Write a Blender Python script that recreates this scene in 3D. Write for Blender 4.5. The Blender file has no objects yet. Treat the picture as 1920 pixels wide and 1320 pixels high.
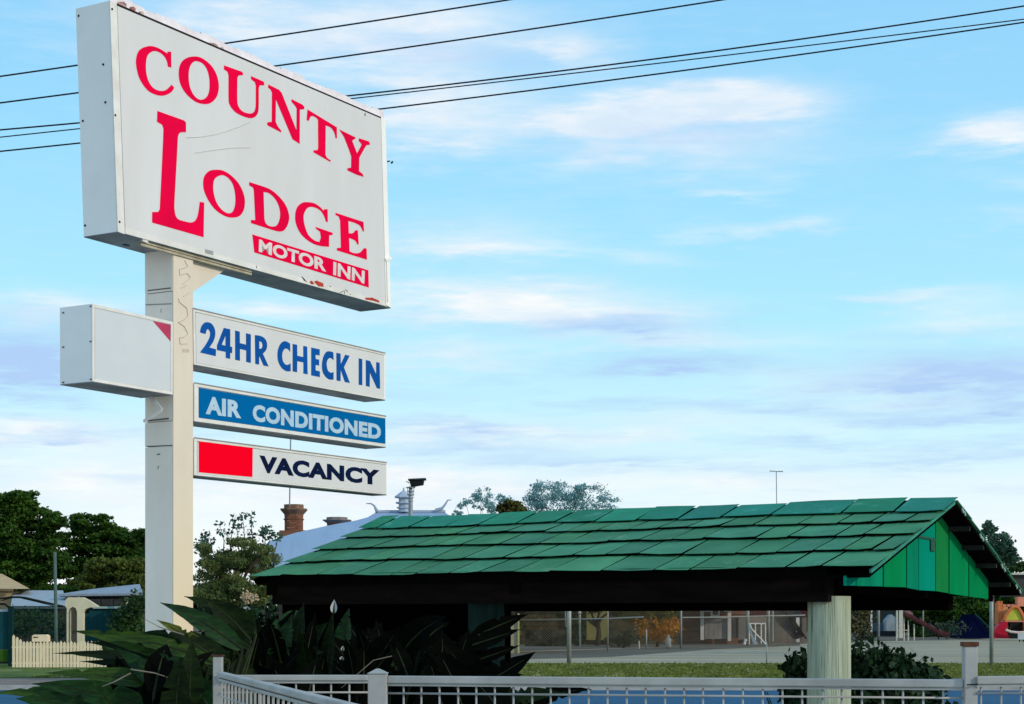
import bpy, math, random
import numpy as np
from mathutils import Vector, noise
from mathutils.geometry import tessellate_polygon

S = bpy.context.scene
COL = S.collection
# ------------------------------------------------------------------ camera
F, CX, HY, H = 3238.0, 960.0, 1160.0, 1.6          # focal length in photo pixels, centre, horizon row, eye height
cam_d = bpy.data.cameras.new('camera'); cam = bpy.data.objects.new('camera', cam_d); COL.objects.link(cam)
cam.location = (0, 0, H); cam.rotation_euler = (math.radians(90), 0, 0)
cam_d.sensor_width = 36; cam_d.lens = F / 1920 * 36
cam_d.shift_y = (HY - 660) / 1920
cam_d.clip_end = 5000
S.camera = cam
# ------------------------------------------------------------------ view
S.view_settings.view_transform = 'Standard'; S.view_settings.look = 'None'
S.view_settings.exposure = 0.0; S.view_settings.gamma = 1
# ------------------------------------------------------------------ sun
SUN_EL = math.radians(23); sx, sy = 0.87, -0.49
sv = Vector((sx * math.cos(SUN_EL), sy * math.cos(SUN_EL), math.sin(SUN_EL))).normalized()
sd = bpy.data.lights.new('sun', 'SUN'); sd.energy = 2.2; sd.angle = math.radians(0.6); sd.color = (1.0, 0.86, 0.68)
sun = bpy.data.objects.new('sun', sd); COL.objects.link(sun)
sun.rotation_euler = sv.to_track_quat('Z', 'Y').to_euler()
# ------------------------------------------------------------------ world
W = bpy.data.worlds.new('World'); S.world = W; W.use_nodes = True
nt = W.node_tree; nt.nodes.clear(); NL = nt.links


def mth(op, a, b=None, c=None, clamp=False):
    n = nt.nodes.new('ShaderNodeMath'); n.operation = op; n.use_clamp = clamp
    for i, v in enumerate((a, b, c)):
        if v is None: continue
        if isinstance(v, (int, float)): n.inputs[i].default_value = v
        else: NL.new(v, n.inputs[i])
    return n.outputs[0]


def wmix(f, a, b):
    n = nt.nodes.new('ShaderNodeMix'); n.data_type = 'RGBA'
    for i, v in ((0, f), (6, a), (7, b)):
        if isinstance(v, (int, float)): n.inputs[i].default_value = v
        elif isinstance(v, tuple): n.inputs[i].default_value = (*v, 1)
        else: NL.new(v, n.inputs[i])
    return n.outputs[2]


def wnoise(scale, det, rough, vec, w=0.0):
    n = nt.nodes.new('ShaderNodeTexNoise'); n.noise_dimensions = '3D'
    n.inputs['Scale'].default_value = scale; n.inputs['Detail'].default_value = det
    n.inputs['Roughness'].default_value = rough; NL.new(vec, n.inputs['Vector']); return n.outputs[0]


tc = nt.nodes.new('ShaderNodeTexCoord'); sep = nt.nodes.new('ShaderNodeSeparateXYZ'); NL.new(tc.outputs['Generated'], sep.inputs[0])
gx, gy, gz = sep.outputs
az = mth('ARCTAN2', gx, gy)
hor = mth('SQRT', mth('ADD', mth('MULTIPLY', gx, gx), mth('MULTIPLY', gy, gy)))
el = mth('ARCTAN2', gz, hor)


def combine(a, b, c):
    n = nt.nodes.new('ShaderNodeCombineXYZ')
    for i, v in enumerate((a, b, c)):
        if isinstance(v, (int, float)): n.inputs[i].default_value = v
        else: NL.new(v, n.inputs[i])
    return n.outputs[0]


wcoord = combine(mth('MULTIPLY', az, 1.0), mth('MULTIPLY', el, 4.5), 0.0)
wc2 = combine(mth('MULTIPLY', az, 1.0), mth('MULTIPLY', el, 6.0), 3.1)
n_big = wnoise(6.0, 6, 0.55, wcoord)
n_fin = wnoise(17.0, 6, 0.58, wc2)
n_wsp = wnoise(30.0, 5, 0.6, combine(az, mth('MULTIPLY', el, 6.0), 7.7))
azd = mth('ADD', az, mth('MULTIPLY', mth('SUBTRACT', n_fin, 0.5), 0.075))
eld = mth('ADD', el, mth('MULTIPLY', mth('SUBTRACT', n_big, 0.5), 0.040))
eld = mth('ADD', eld, mth('MULTIPLY', mth('SUBTRACT', n_wsp, 0.5), 0.016))
ramp = nt.nodes.new('ShaderNodeValToRGB')
cr = ramp.color_ramp
stops = [(0.0, (0.84, 0.86, 0.87)), (0.11, (0.78, 0.84, 0.87)), (0.22, (0.55, 0.80, 0.87)), (0.38, (0.37, 0.73, 0.87)),
         (0.62, (0.28, 0.62, 0.87)), (1.0, (0.22, 0.50, 0.82))]
while len(cr.elements) < len(stops): cr.elements.new(0.5)
for e, (p, c) in zip(cr.elements, stops): e.position = p; e.color = (*c, 1)
NL.new(mth('DIVIDE', el, 0.45, clamp=True), ramp.inputs[0])
sky = nt.nodes.new('ShaderNodeTexSky'); sky.sky_type = 'NISHITA'; sky.sun_disc = False
sky.sun_elevation = SUN_EL; sky.sun_rotation = math.atan2(sx, sy); sky.air_density = 1.0; sky.dust_density = 0.6
scl = nt.nodes.new('ShaderNodeVectorMath'); scl.operation = 'SCALE'; NL.new(ramp.outputs[0], scl.inputs[0]); scl.inputs['Scale'].default_value = 10.0
base = wmix(0.92, sky.outputs[0], scl.outputs[0])


def ang(px, py):
    v = Vector(((px - CX), F, HY - py)); return math.atan2(v.x, v.y), math.atan2(v.z, math.hypot(v.x, v.y))


def blob(px, py, rx, ry, amp):
    a, e = ang(px, py)
    dx = mth('MULTIPLY', mth('SUBTRACT', azd, a), F / rx); dy = mth('MULTIPLY', mth('SUBTRACT', eld, e), F / ry)
    r2 = mth('ADD', mth('MULTIPLY', dx, dx), mth('MULTIPLY', dy, dy))
    return mth('MULTIPLY', mth('POWER', 2.7183, mth('MULTIPLY', r2, -1.0)), amp)


def total(bl):
    s = None
    for b in bl:
        v = blob(*b); s = v if s is None else mth('ADD', s, v)
    return s


WHITE = [(640, 60, 330, 70, 1.0), (1290, 175, 170, 32, .95), (1430, 205, 120, 30, .85), (1100, 225, 110, 30, .5), (1150, 225, 200, 50, .6), (1310, 290, 240, 45, .4), (1870, 262, 110, 24, .8),
         (800, 200, 150, 60, .75), (1080, 95, 70, 28, .6), (860, 265, 90, 22, .5), (880, 480, 200, 16, .5), (930, 560, 230, 30, .95), (1130, 590, 200, 26, .7), (860, 440, 170, 50, .4),
         (1370, 425, 110, 12, .4), (1500, 418, 70, 10, .4), (560, 590, 200, 26, .5), (120, 585, 160, 30, .55), (1250, 640, 260, 20, .5),
         (800, 670, 150, 22, .7), (100, 800, 200, 26, .6), (900, 820, 260, 22, .5), (1700, 560, 120, 14, .45), (1850, 590, 160, 30, .35),
         (1220, 480, 80, 20, .25), (1380, 365, 80, 10, .3), (1880, 420, 60, 14, .35), (1700, 720, 280, 40, .35), (300, 900, 420, 60, .7),
         (760, 930, 260, 50, .5), (1250, 800, 260, 24, .4), (1890, 345, 70, 16, .3), (1300, 905, 500, 30, .5)]
GREY = [(1270, 690, 160, 22, 1.0), (60, 660, 120, 40, 1.2), (20, 700, 130, 20, .5), (1130, 615, 170, 22, .55), (1820, 690, 210, 34, 1.0),
        (1650, 720, 120, 12, .5), (1870, 740, 170, 26, .5), (850, 800, 170, 12, .55), (900, 845, 190, 14, .6), (1100, 868, 230, 12, .55),
        (700, 740, 200, 18, .4), (120, 810, 110, 9, .55), (1560, 830, 180, 10, .45), (1750, 855, 200, 10, .45), (1500, 765, 220, 10, .3),
        (1270, 255, 200, 30, .35), (880, 120, 120, 30, .25), (1160, 612, 150, 20, .35), (700, 110, 240, 24, .18), (180, 600, 120, 12, .35), (1750, 780, 180, 9, .4), (60, 740, 90, 10, .5)]
wsum = total(WHITE); gsum = total(GREY)
# outside the frame the same kind of thin cloud goes on
away = mth('SMOOTH_MIN', 1.0, mth('MULTIPLY', mth('MAXIMUM', mth('SUBTRACT', mth('ABSOLUTE', az), 0.32), mth('SUBTRACT', el, 0.37)), 8.0), 0.1)
away = mth('MAXIMUM', away, 0.0)
gen = mth('MULTIPLY', mth('MULTIPLY', mth('SUBTRACT', n_big, 0.47), 5.0, clamp=True), away)
wsum = mth('ADD', wsum, gen)
wf = mth('MULTIPLY', wsum, mth('ADD', -0.20, mth('MULTIPLY', n_fin, 2.8)))
wf = mth('ADD', wf, mth('MULTIPLY', mth('SUBTRACT', n_wsp, 0.52), 0.38), clamp=True)
n_b2 = wnoise(11.0, 7, 0.6, combine(mth('ADD', az, mth('MULTIPLY', n_fin, 0.05)), mth('MULTIPLY', el, 9.0), 12.3))
band = mth('MULTIPLY', mth('MULTIPLY', mth('SUBTRACT', 0.19, el), 9.0, clamp=True), mth('MULTIPLY', mth('SUBTRACT', el, 0.045), 14.0, clamp=True), clamp=True)
streak = mth('MULTIPLY', mth('MULTIPLY', mth('SUBTRACT', n_b2, 0.50), 5.0, clamp=True), band)
gf = mth('ADD', mth('MULTIPLY', gsum, mth('ADD', -0.15, mth('MULTIPLY', n_wsp, 2.2))), mth('MULTIPLY', streak, 0.75), clamp=True)
cshade = mth('MULTIPLY', mth('SUBTRACT', wnoise(13.0, 7, 0.62, combine(az, mth('MULTIPLY', el, 4.0), 5.5)), 0.40), 4.0, clamp=True)
cloudc = wmix(cshade, (6.3, 7.2, 8.1), (8.5, 8.35, 8.25))
c1 = wmix(mth('MULTIPLY', wf, 0.86), base, cloudc)
c2 = wmix(mth('MULTIPLY', gf, 0.95), c1, (3.7, 5.3, 7.9))
lp_ground = mth('LESS_THAN', gz, -0.002)
c3 = wmix(lp_ground, c2, (1.0, 1.0, .9))
bg = nt.nodes.new('ShaderNodeBackground'); bg.inputs['Strength'].default_value = 0.12; NL.new(c3, bg.inputs[0])
wo = nt.nodes.new('ShaderNodeOutputWorld'); NL.new(bg.outputs[0], wo.inputs[0])

# ------------------------------------------------------------------ helpers
R = random.Random(7)


def pt(px, py, Y):
    return Vector(((px - CX) / F * Y, Y, H - (py - HY) / F * Y))


def gnd(py): return H * F / (py - HY)


TH = math.atan(1890 / F)
U = Vector((math.sin(TH), math.cos(TH), 0)); N = Vector((math.cos(TH), -math.sin(TH), 0)); E = -N
Z = Vector((0, 0, 1))


def on_plane(px, py, p0, off=0.0):
    """the point of the vertical plane through p0 (direction U, moved by off along its normal) that the ray of pixel px, py meets"""
    q = p0 + N * off; r = (px - CX) / F
    s = (r * q.y - q.x) / (U.x - r * U.y)
    X, Y = q.x + s * U.x, q.y + s * U.y
    return Vector((X, Y, H - (py - HY) / F * Y))


MATS = {}


def mat(name, c, c2=None, scale=3.0, rough=0.7, bump=0.0, metal=0.0, detail=6, spec=0.12, rnd=0.0, stretch=(1, 1, 1),
        spots=None, spot_scale=6.0, spot_thr=0.62, transl=0.0, rnd_hue=0.0, bscale=None):
    if name in MATS: return MATS[name]
    m = bpy.data.materials.new(name); m.use_nodes = True; t = m.node_tree; L = t.links
    b = t.nodes['Principled BSDF']; b.inputs['Roughness'].default_value = rough; b.inputs['Metallic'].default_value = metal
    b.inputs['Specular IOR Level'].default_value = spec
    co = t.nodes.new('ShaderNodeTexCoord'); mp = t.nodes.new('ShaderNodeMapping'); L.new(co.outputs['Object'], mp.inputs[0])
    mp.inputs['Scale'].default_value = stretch
    nz = t.nodes.new('ShaderNodeTexNoise'); nz.inputs['Scale'].default_value = scale; nz.inputs['Detail'].default_value = detail
    nz.inputs['Roughness'].default_value = 0.62; L.new(mp.outputs[0], nz.inputs['Vector'])
    if c2 is None: c2 = tuple(x * 0.82 for x in c)
    rp = t.nodes.new('ShaderNodeValToRGB'); rp.color_ramp.elements[0].position = .36; rp.color_ramp.elements[1].position = .66
    rp.color_ramp.elements[0].color = (*c2, 1); rp.color_ramp.elements[1].color = (*c, 1); L.new(nz.outputs[0], rp.inputs[0])
    out = rp.outputs[0]
    if spots:
        n2 = t.nodes.new('ShaderNodeTexNoise'); n2.inputs['Scale'].default_value = spot_scale; n2.inputs['Detail'].default_value = 8
        n2.inputs['Roughness'].default_value = 0.7; L.new(mp.outputs[0], n2.inputs['Vector'])
        r2 = t.nodes.new('ShaderNodeValToRGB'); r2.color_ramp.elements[0].position = spot_thr; r2.color_ramp.elements[1].position = spot_thr + .07
        L.new(n2.outputs[0], r2.inputs[0]); mx = t.nodes.new('ShaderNodeMix'); mx.data_type = 'RGBA'
        L.new(r2.outputs[0], mx.inputs[0]); L.new(out, mx.inputs[6]); mx.inputs[7].default_value = (*spots, 1); out = mx.outputs[2]
    if rnd or rnd_hue:
        oi = t.nodes.new('ShaderNodeObjectInfo'); hs = t.nodes.new('ShaderNodeHueSaturation')
        ma = t.nodes.new('ShaderNodeMath'); ma.operation = 'MULTIPLY_ADD'; L.new(oi.outputs['Random'], ma.inputs[0])
        ma.inputs[1].default_value = 2 * rnd; ma.inputs[2].default_value = 1 - rnd; L.new(ma.outputs[0], hs.inputs['Value'])
        if rnd_hue:
            fr = t.nodes.new('ShaderNodeMath'); fr.operation = 'MULTIPLY'; L.new(oi.outputs['Random'], fr.inputs[0]); fr.inputs[1].default_value = 7.31
            f2 = t.nodes.new('ShaderNodeMath'); f2.operation = 'FRACT'; L.new(fr.outputs[0], f2.inputs[0])
            f3 = t.nodes.new('ShaderNodeMath'); f3.operation = 'MULTIPLY_ADD'; L.new(f2.outputs[0], f3.inputs[0])
            f3.inputs[1].default_value = 2 * rnd_hue; f3.inputs[2].default_value = .5 - rnd_hue; L.new(f3.outputs[0], hs.inputs['Hue'])
        L.new(out, hs.inputs['Color']); out = hs.outputs[0]
    L.new(out, b.inputs['Base Color'])
    if bump:
        bp = t.nodes.new('ShaderNodeBump'); bp.inputs['Strength'].default_value = bump; bp.inputs['Distance'].default_value = 0.02
        n3 = t.nodes.new('ShaderNodeTexNoise'); n3.inputs['Scale'].default_value = bscale or scale * 4; n3.inputs['Detail'].default_value = 5
        L.new(mp.outputs[0], n3.inputs['Vector']); L.new(n3.outputs[0], bp.inputs['Height']); L.new(bp.outputs[0], b.inputs['Normal'])
    if transl:
        tr = t.nodes.new('ShaderNodeBsdfTranslucent'); L.new(out, tr.inputs[0]); ms = t.nodes.new('ShaderNodeMixShader')
        ms.inputs[0].default_value = transl; L.new(b.outputs[0], ms.inputs[1]); L.new(tr.outputs[0], ms.inputs[2])
        L.new(ms.outputs[0], t.nodes['Material Output'].inputs[0])
    MATS[name] = m; return m


def tag(o, label=None, cat=None, group=None, kind=None):
    for k, v in (('label', label), ('category', cat), ('group', group), ('kind', kind)):
        if v: o[k] = v
    return o


def empty(name, loc, label, cat, group=None):
    o = bpy.data.objects.new(name, None); COL.objects.link(o); o.location = loc; o.empty_display_size = .2
    return tag(o, label, cat, group)


def wloc(o):
    v = Vector((0, 0, 0))
    while o is not None: v = v + o.location; o = o.parent
    return v


class MB:
    def __init__(s): s.v = []; s.f = []

    def quad(s, *p):
        i = len(s.v); s.v += [Vector(q) for q in p]; s.f.append(tuple(range(i, i + len(p)))); return s

    def hexa(s, a, b):
        """a, b: matching rings of points; closed solid between them"""
        n = len(a); i = len(s.v); s.v += [Vector(q) for q in a] + [Vector(q) for q in b]
        s.f.append(tuple(range(i, i + n))); s.f.append(tuple(reversed(range(i + n, i + 2 * n))))
        for k in range(n): s.f.append((i + k, i + n + k, i + n + (k + 1) % n, i + (k + 1) % n))
        return s

    def box(s, x0, x1, y0, y1, z0, z1):
        return s.hexa([(x0, y0, z0), (x1, y0, z0), (x1, y0, z1), (x0, y0, z1)], [(x0, y1, z0), (x1, y1, z0), (x1, y1, z1), (x0, y1, z1)])

    def beam(s, a, b, w, h, up=Z):
        a, b = Vector(a), Vector(b); d = (b - a).normalized(); r = d.cross(up)
        if r.length < 1e-4: r = Vector((1, 0, 0))
        r.normalize(); u = r.cross(d)
        o = [r * (w / 2 * i) + u * (h / 2 * j) for i, j in ((-1, -1), (1, -1), (1, 1), (-1, 1))]
        return s.hexa([a + q for q in o], [b + q for q in o])

    def tube(s, pts, rad, n=8, caps=True):
        pts = [Vector(p) for p in pts]; rads = rad if isinstance(rad, (list, tuple)) else [rad] * len(pts); i0 = len(s.v)
        ref = None
        for k, p in enumerate(pts):
            d = (pts[min(k + 1, len(pts) - 1)] - pts[max(k - 1, 0)]).normalized()
            if ref is None: ref = d.orthogonal().normalized()
            ref = (ref - d * ref.dot(d)).normalized(); b = d.cross(ref)
            for j in range(n):
                a = 2 * math.pi * j / n; s.v.append(p + (ref * math.cos(a) + b * math.sin(a)) * rads[k])
        for k in range(len(pts) - 1):
            for j in range(n):
                a = i0 + k * n + j; b = i0 + k * n + (j + 1) % n; s.f.append((a, b, b + n, a + n))
        if caps:
            s.f.append(tuple(i0 + j for j in reversed(range(n)))); e = i0 + (len(pts) - 1) * n; s.f.append(tuple(e + j for j in range(n)))
        return s

    def lathe(s, c, prof, n=16):
        c = Vector(c); i0 = len(s.v)
        for r, z in prof:
            for j in range(n):
                a = 2 * math.pi * j / n + math.pi / n; s.v.append(c + Vector((r * math.cos(a), r * math.sin(a), z)))
        for k in range(len(prof) - 1):
            for j in range(n):
                a = i0 + k * n + j; b = i0 + k * n + (j + 1) % n; s.f.append((a, b, b + n, a + n))
        s.f.append(tuple(i0 + j for j in reversed(range(n)))); e = i0 + (len(prof) - 1) * n; s.f.append(tuple(e + j for j in range(n)))
        return s

    def build(s, name, m, parent=None, smooth=False, bevel=0.0):
        me = bpy.data.meshes.new(name)
        off = wloc(parent) if parent is not None else Vector((0, 0, 0))
        me.from_pydata([tuple(v - off) for v in s.v], [], s.f); me.materials.append(m)
        if smooth: me.shade_smooth() if hasattr(me, 'shade_smooth') else None
        o = bpy.data.objects.new(name, me); COL.objects.link(o)
        if parent is not None: o.parent = parent
        if bevel:
            bv = o.modifiers.new('bevel', 'BEVEL'); bv.width = bevel; bv.segments = 2; bv.limit_method = 'ANGLE'
        return o


def origin_to(o, loc):
    """move a top-level mesh's origin to loc without moving the mesh"""
    loc = Vector(loc)
    for v in o.data.vertices: v.co -= loc
    o.location = loc
    return o


def pbox(px0, py0, px1, py1, Y, depth, mb=None):
    """axis-aligned box at distance Y whose near face spans the given pixel box"""
    mb = mb or MB(); a = pt(px0, py1, Y); b = pt(px1, py0, Y)
    return mb.box(a.x, b.x, Y, Y + depth, a.z, b.z)


def cards(name, m, parent, clumps, size, seed=1, aspect=1.5, flat=0.0, kind=None):
    """foliage: many small leaf faces through the volume of ellipsoid clumps (centre, radii, count)"""
    g = np.random.default_rng(seed); P = []
    for (c, r, n) in clumps:
        n = int(n); d = g.normal(size=(n, 3)); d /= np.linalg.norm(d, axis=1)[:, None]
        rr = g.random(n) ** 0.45 * (1 + .34 * np.abs(g.normal(size=n)))
        P.append(np.array(c)[None, :] + d * rr[:, None] * np.array(r)[None, :])
    P = np.concatenate(P); n = len(P)
    a = g.normal(size=(n, 3)); a[:, 2] *= (1 - flat); a /= np.linalg.norm(a, axis=1)[:, None]
    b = g.normal(size=(n, 3)); b[:, 2] *= (1 - flat); b -= (a * b).sum(1)[:, None] * a; b /= np.linalg.norm(b, axis=1)[:, None]
    sz = size * (0.55 + 0.9 * g.random(n)); a *= (sz * aspect / 2)[:, None]; b *= (sz / 2)[:, None]
    V = np.stack([P - a, P - b * .9 + a * .15, P + a, P + b * .9 + a * .15], 1).reshape(-1, 3)
    if parent is not None: V -= np.array(wloc(parent))[None, :]
    me = bpy.data.meshes.new(name); me.vertices.add(4 * n); me.vertices.foreach_set('co', V.ravel().astype(np.float32))
    me.loops.add(4 * n); me.loops.foreach_set('vertex_index', np.arange(4 * n, dtype=np.int32))
    me.polygons.add(n); me.polygons.foreach_set('loop_start', np.arange(0, 4 * n, 4, dtype=np.int32))
    me.polygons.foreach_set('loop_total', np.full(n, 4, dtype=np.int32)); me.update(calc_edges=True); me.materials.append(m)
    o = bpy.data.objects.new(name, me); COL.objects.link(o)
    if parent is not None: o.parent = parent
    if kind: o['kind'] = kind
    return o


def pclumps(lst, Y, dens=1.0, dy=1.0):
    """(px, py, rx px, ry px[, n]) at distance Y -> clumps"""
    out = []; k = Y / F
    for c in lst:
        px, py, rx, ry = c[:4]; y = Y + R.uniform(-.5, .5) * dy
        n = c[4] if len(c) > 4 else rx * ry * 0.35 * dens
        out.append((tuple(pt(px, py, y)), (rx * k, max(rx, ry) * k * .8, ry * k), n))
    return out


# ------------------------------------------------------------------ materials
white = mat('sign_white_paint', (.73, .74, .745), (.69, .70, .71), 1.3, .55, spots=(.45, .42, .36), spot_scale=9, spot_thr=.76)
white_f = mat('sign_face_acrylic', (.67, .66, .65), (.625, .61, .60), 1.6, .35, detail=7, stretch=(1, 1, .22), spots=(.52, .49, .43), spot_scale=5, spot_thr=.70)
cab = mat('painted_cabinet', (.92, .88, .83), (.85, .815, .77), 1.6, .6, spots=(.36, .36, .34), spot_scale=14, spot_thr=.77)
frame_w = mat('pale_metal_trim', (.76, .74, .70), (.66, .63, .58), 5, .5, spots=(.30, .14, .08), spot_scale=10, spot_thr=.74)
rusty = mat('rusty_flange', (.60, .52, .50), (.28, .10, .07), 7, .8, bump=.4, spots=(.10, .035, .03), spot_scale=9, spot_thr=.58)
pole_m = mat('pole_side_paint', (.92, .80, .68), (.83, .715, .60), 2.2, .6, stretch=(1, 1, .4), spots=(.40, .33, .26), spot_scale=5, spot_thr=.72)
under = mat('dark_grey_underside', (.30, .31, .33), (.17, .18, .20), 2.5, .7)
red = mat('sign_red_vinyl', (.86, .003, .055), (.74, .003, .05), 1.5, .5, detail=3, spec=0)
redb = mat('bright_red_acrylic', (.98, .001, .018), (.94, .001, .016), .8, .5, detail=2, spec=0)
redf = mat('faded_red', (.52, .05, .11), (.42, .04, .10), 4, .6)
blue_t = mat('blue_vinyl', (.006, .09, .36), (.008, .075, .29), 2, .5, spec=0)
blue_p = mat('blue_acrylic', (.001, .13, .36), (.001, .115, .32), 1.0, .5, spec=0)
pale_t = mat('pale_lettering', (.46, .60, .70), (.36, .50, .62), 7, .5)
navy_t = mat('navy_vinyl', (.006, .014, .055), (.005, .010, .035), 3, .5, spec=0)
black = mat('shade_black_timber', (.0045, .0035, .003), (.002, .0018, .0016), 4, .9, bump=.2, spec=0)  # near-black timber tone: the shade under the shelter roof is in the colour
dark_line = mat('dark_gap', (.02, .016, .016), None, 3, .8)
scratch_m = mat('grey_scratch', (.57, .57, .56), None, 3, .8)
tan_s = mat('tan_glue_mark', (.63, .53, .42), (.57, .47, .36), 5, .8)

# pole front plate: paint yellowed in the lower part
pf = mat('pole_front_paint', (.72, .63, .52), (.66, .57, .46), 2.4, .55, stretch=(1, 1, .35), spots=(.50, .38, .26), spot_scale=4, spot_thr=.76)
t_ = pf.node_tree; b_ = t_.nodes['Principled BSDF']; src = b_.inputs['Base Color'].links[0].from_socket
ge = t_.nodes.new('ShaderNodeNewGeometry'); sp_ = t_.nodes.new('ShaderNodeSeparateXYZ'); t_.links.new(ge.outputs['Position'], sp_.inputs[0])
nn = t_.nodes.new('ShaderNodeTexNoise'); nn.inputs['Scale'].default_value = 1.3; t_.links.new(ge.outputs['Position'], nn.inputs['Vector'])
ad = t_.nodes.new('ShaderNodeMath'); ad.operation = 'MULTIPLY_ADD'; t_.links.new(nn.outputs[0], ad.inputs[0]); ad.inputs[1].default_value = 1.0; t_.links.new(sp_.outputs[2], ad.inputs[2])
mr = t_.nodes.new('ShaderNodeMapRange'); t_.links.new(ad.outputs[0], mr.inputs[0]); mr.inputs[1].default_value = 4.0; mr.inputs[2].default_value = 2.2
mr.inputs[3].default_value = 0; mr.inputs[4].default_value = 1
mx_ = t_.nodes.new('ShaderNodeMix'); mx_.data_type = 'RGBA'; t_.links.new(mr.outputs[0], mx_.inputs[0]); t_.links.new(src, mx_.inputs[6]); mx_.inputs[7].default_value = (.73, .61, .42, 1)
t_.links.new(mx_.outputs[2], b_.inputs['Base Color'])

shing = mat('green_roof_paint', (.062, .245, .130), (.036, .180, .094), 2.0, .75, bump=.35, bscale=22, rnd=.17, rnd_hue=.014, spots=(.11, .26, .16), spot_scale=3.5, spot_thr=.60, detail=9)
ridge_m = mat('ridge_green_paint', (.006, .205, .120), (.005, .16, .092), 3, .6, bump=.2, rnd=.26, rnd_hue=.018, spots=(.05, .26, .19), spot_scale=3, spot_thr=.58, detail=9)
gab = [mat('gable_teal_paint', (.004, .22, .115), (.003, .17, .09), 3, .8, spec=0, bump=.1, stretch=(1, 1, .2)),
       mat('gable_green_paint', (.003, .22, .075), (.002, .17, .055), 3, .8, spec=0, bump=.15, stretch=(1, 1, .2)),
       mat('gable_olive_paint', (.010, .19, .05), (.006, .145, .04), 3, .8, spec=0, bump=.15, stretch=(1, 1, .2)),
       mat('gable_blue_green_paint', (.002, .225, .145), (.002, .185, .12), 3, .8, spec=0, bump=.1, stretch=(1, 1, .2))]
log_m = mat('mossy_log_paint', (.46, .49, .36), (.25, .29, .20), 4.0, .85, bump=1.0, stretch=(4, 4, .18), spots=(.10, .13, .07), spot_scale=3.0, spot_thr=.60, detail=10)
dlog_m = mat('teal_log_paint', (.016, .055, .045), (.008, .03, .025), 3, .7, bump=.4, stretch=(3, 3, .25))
galv = mat('grey_fence_paint', (.40, .40, .38), (.29, .29, .275), 4, .55, metal=.15, spots=(.30, .24, .19), spot_scale=12, spot_thr=.75)
rust_cap = mat('rusty_cap', (.11, .042, .025), (.06, .025, .016), 12, .85, bump=.4)
grass_m = mat('verge_grass_base', (.12, .17, .03), (.05, .09, .015), 1.0, .95, bump=.8, bscale=9, spots=(.26, .24, .15), spot_scale=.8, spot_thr=.56)
blade_m = mat('grass_blades', (.22, .24, .06), (.08, .11, .02), 1.2, .9, transl=.3, detail=8, spots=(.34, .33, .20), spot_scale=.9, spot_thr=.56)
earth_m = mat('earth', (.12, .10, .07), (.08, .07, .05), .2, .95, bump=.3)
road_m = mat('road_asphalt', (.018, .095, .18), (.015, .080, .155), .5, .8, bump=.15, bscale=60)
path_m = mat('gravel_edge', (.23, .19, .16), (.16, .13, .11), 1.2, .95, bump=.5, bscale=20)
kerb_m = mat('kerb_concrete', (.45, .44, .42), (.33, .32, .30), 2, .9)
court_m = mat('court_surface', (.37, .325, .225), (.25, .225, .155), .12, .9, bump=.1, stretch=(.3, 3, 1))
court_b = mat('court_brown_surface', (.13, .115, .085), (.10, .09, .07), .2, .95, stretch=(.3, 2, 1))
line_m = mat('worn_line_paint', (.40, .38, .31), (.28, .27, .22), .6, .8)

# ================================================================== SETTING
MB().box(-1500, 1500, -60, 3000, -.35, -.13).build('ground', earth_m)['kind'] = 'structure'
MB().quad((-200, 26, -.116), (200, 25, -.116), (200, 39.5, -.116), (-200, 43.5, -.116)).build('road', road_m)['kind'] = 'structure'


def slab(name, pts, z, m, th=.12):
    o = MB().hexa([(x, y, z) for x, y in pts], [(x, y, z - th) for x, y in pts]).build(name, m); o['kind'] = 'structure'; return o


slab('roadside_path', [(-200, 43.52), (200, 39.52), (200, 46.5), (-200, 47.5)], -.02, path_m, .10)
slab('kerb', [(-200, 43.50), (200, 39.50), (200, 39.35), (-200, 43.35)], 0.0, kerb_m, .115)
slab('verge', [(-200, 47.52), (200, 46.52), (200, 61.5), (-200, 61.5)], 0.0, grass_m, .12)
slab('near_verge', [(-60, 19.5), (60, 19.5), (60, 25), (-60, 26)], 0.0, grass_m, .12)
slab('bounce_forecourt', [(-60, -30), (60, -30), (60, 19.48), (-60, 19.48)], 0.0, mat('bounce_concrete', (.56, .52, .46), (.46, .43, .38), .6, .9, bump=.3), .12)  # unseen pale ground, added to bounce light onto the shaded sign faces
slab('sports_court', [(-3, 61.52), (200, 61.52), (200, 141), (40, 141), (20, 116), (0.5, 86), (-3, 84)], -.01, court_m, .1)
slab('yard', [(-200, 61.54), (-3.02, 61.54), (-3.02, 84.1), (.45, 86.1), (19.9, 116.1), (39.9, 141.1), (200, 141.1), (200, 190), (-200, 190)], 0.0, court_b, .1)
for (xa, ya, xb, yb, w) in ((980, 1232, 1330, 1226, .35), (1260, 1226, 1440, 1219, .5), (1340, 1224, 1440, 1223, .3), (1440, 1227, 1920, 1222, .4),
                            (1600, 1212, 1920, 1210, .6), (1440, 1219, 1920, 1216, .35), (1300, 1237, 1920, 1233, .25)):
    A = pt(xa, ya, gnd(ya)); B = pt(xb, yb, gnd(yb))
    MB().quad((A.x, A.y - w, -.006), (B.x, B.y - w, -.006), (B.x, B.y + w, -.006), (A.x, A.y + w, -.006)).build('court_line', line_m)['kind'] = 'structure'
A = [pt(x, y, gnd(y)) for x, y in ((940, 1223.5), (1340, 1210), (1500, 1206.5), (1500, 1210), (1340, 1217), (1150, 1231), (940, 1237))]
MB().quad(*[(p.x, p.y, -.004) for p in A]).build('court_apron', court_b)['kind'] = 'structure'
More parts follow.
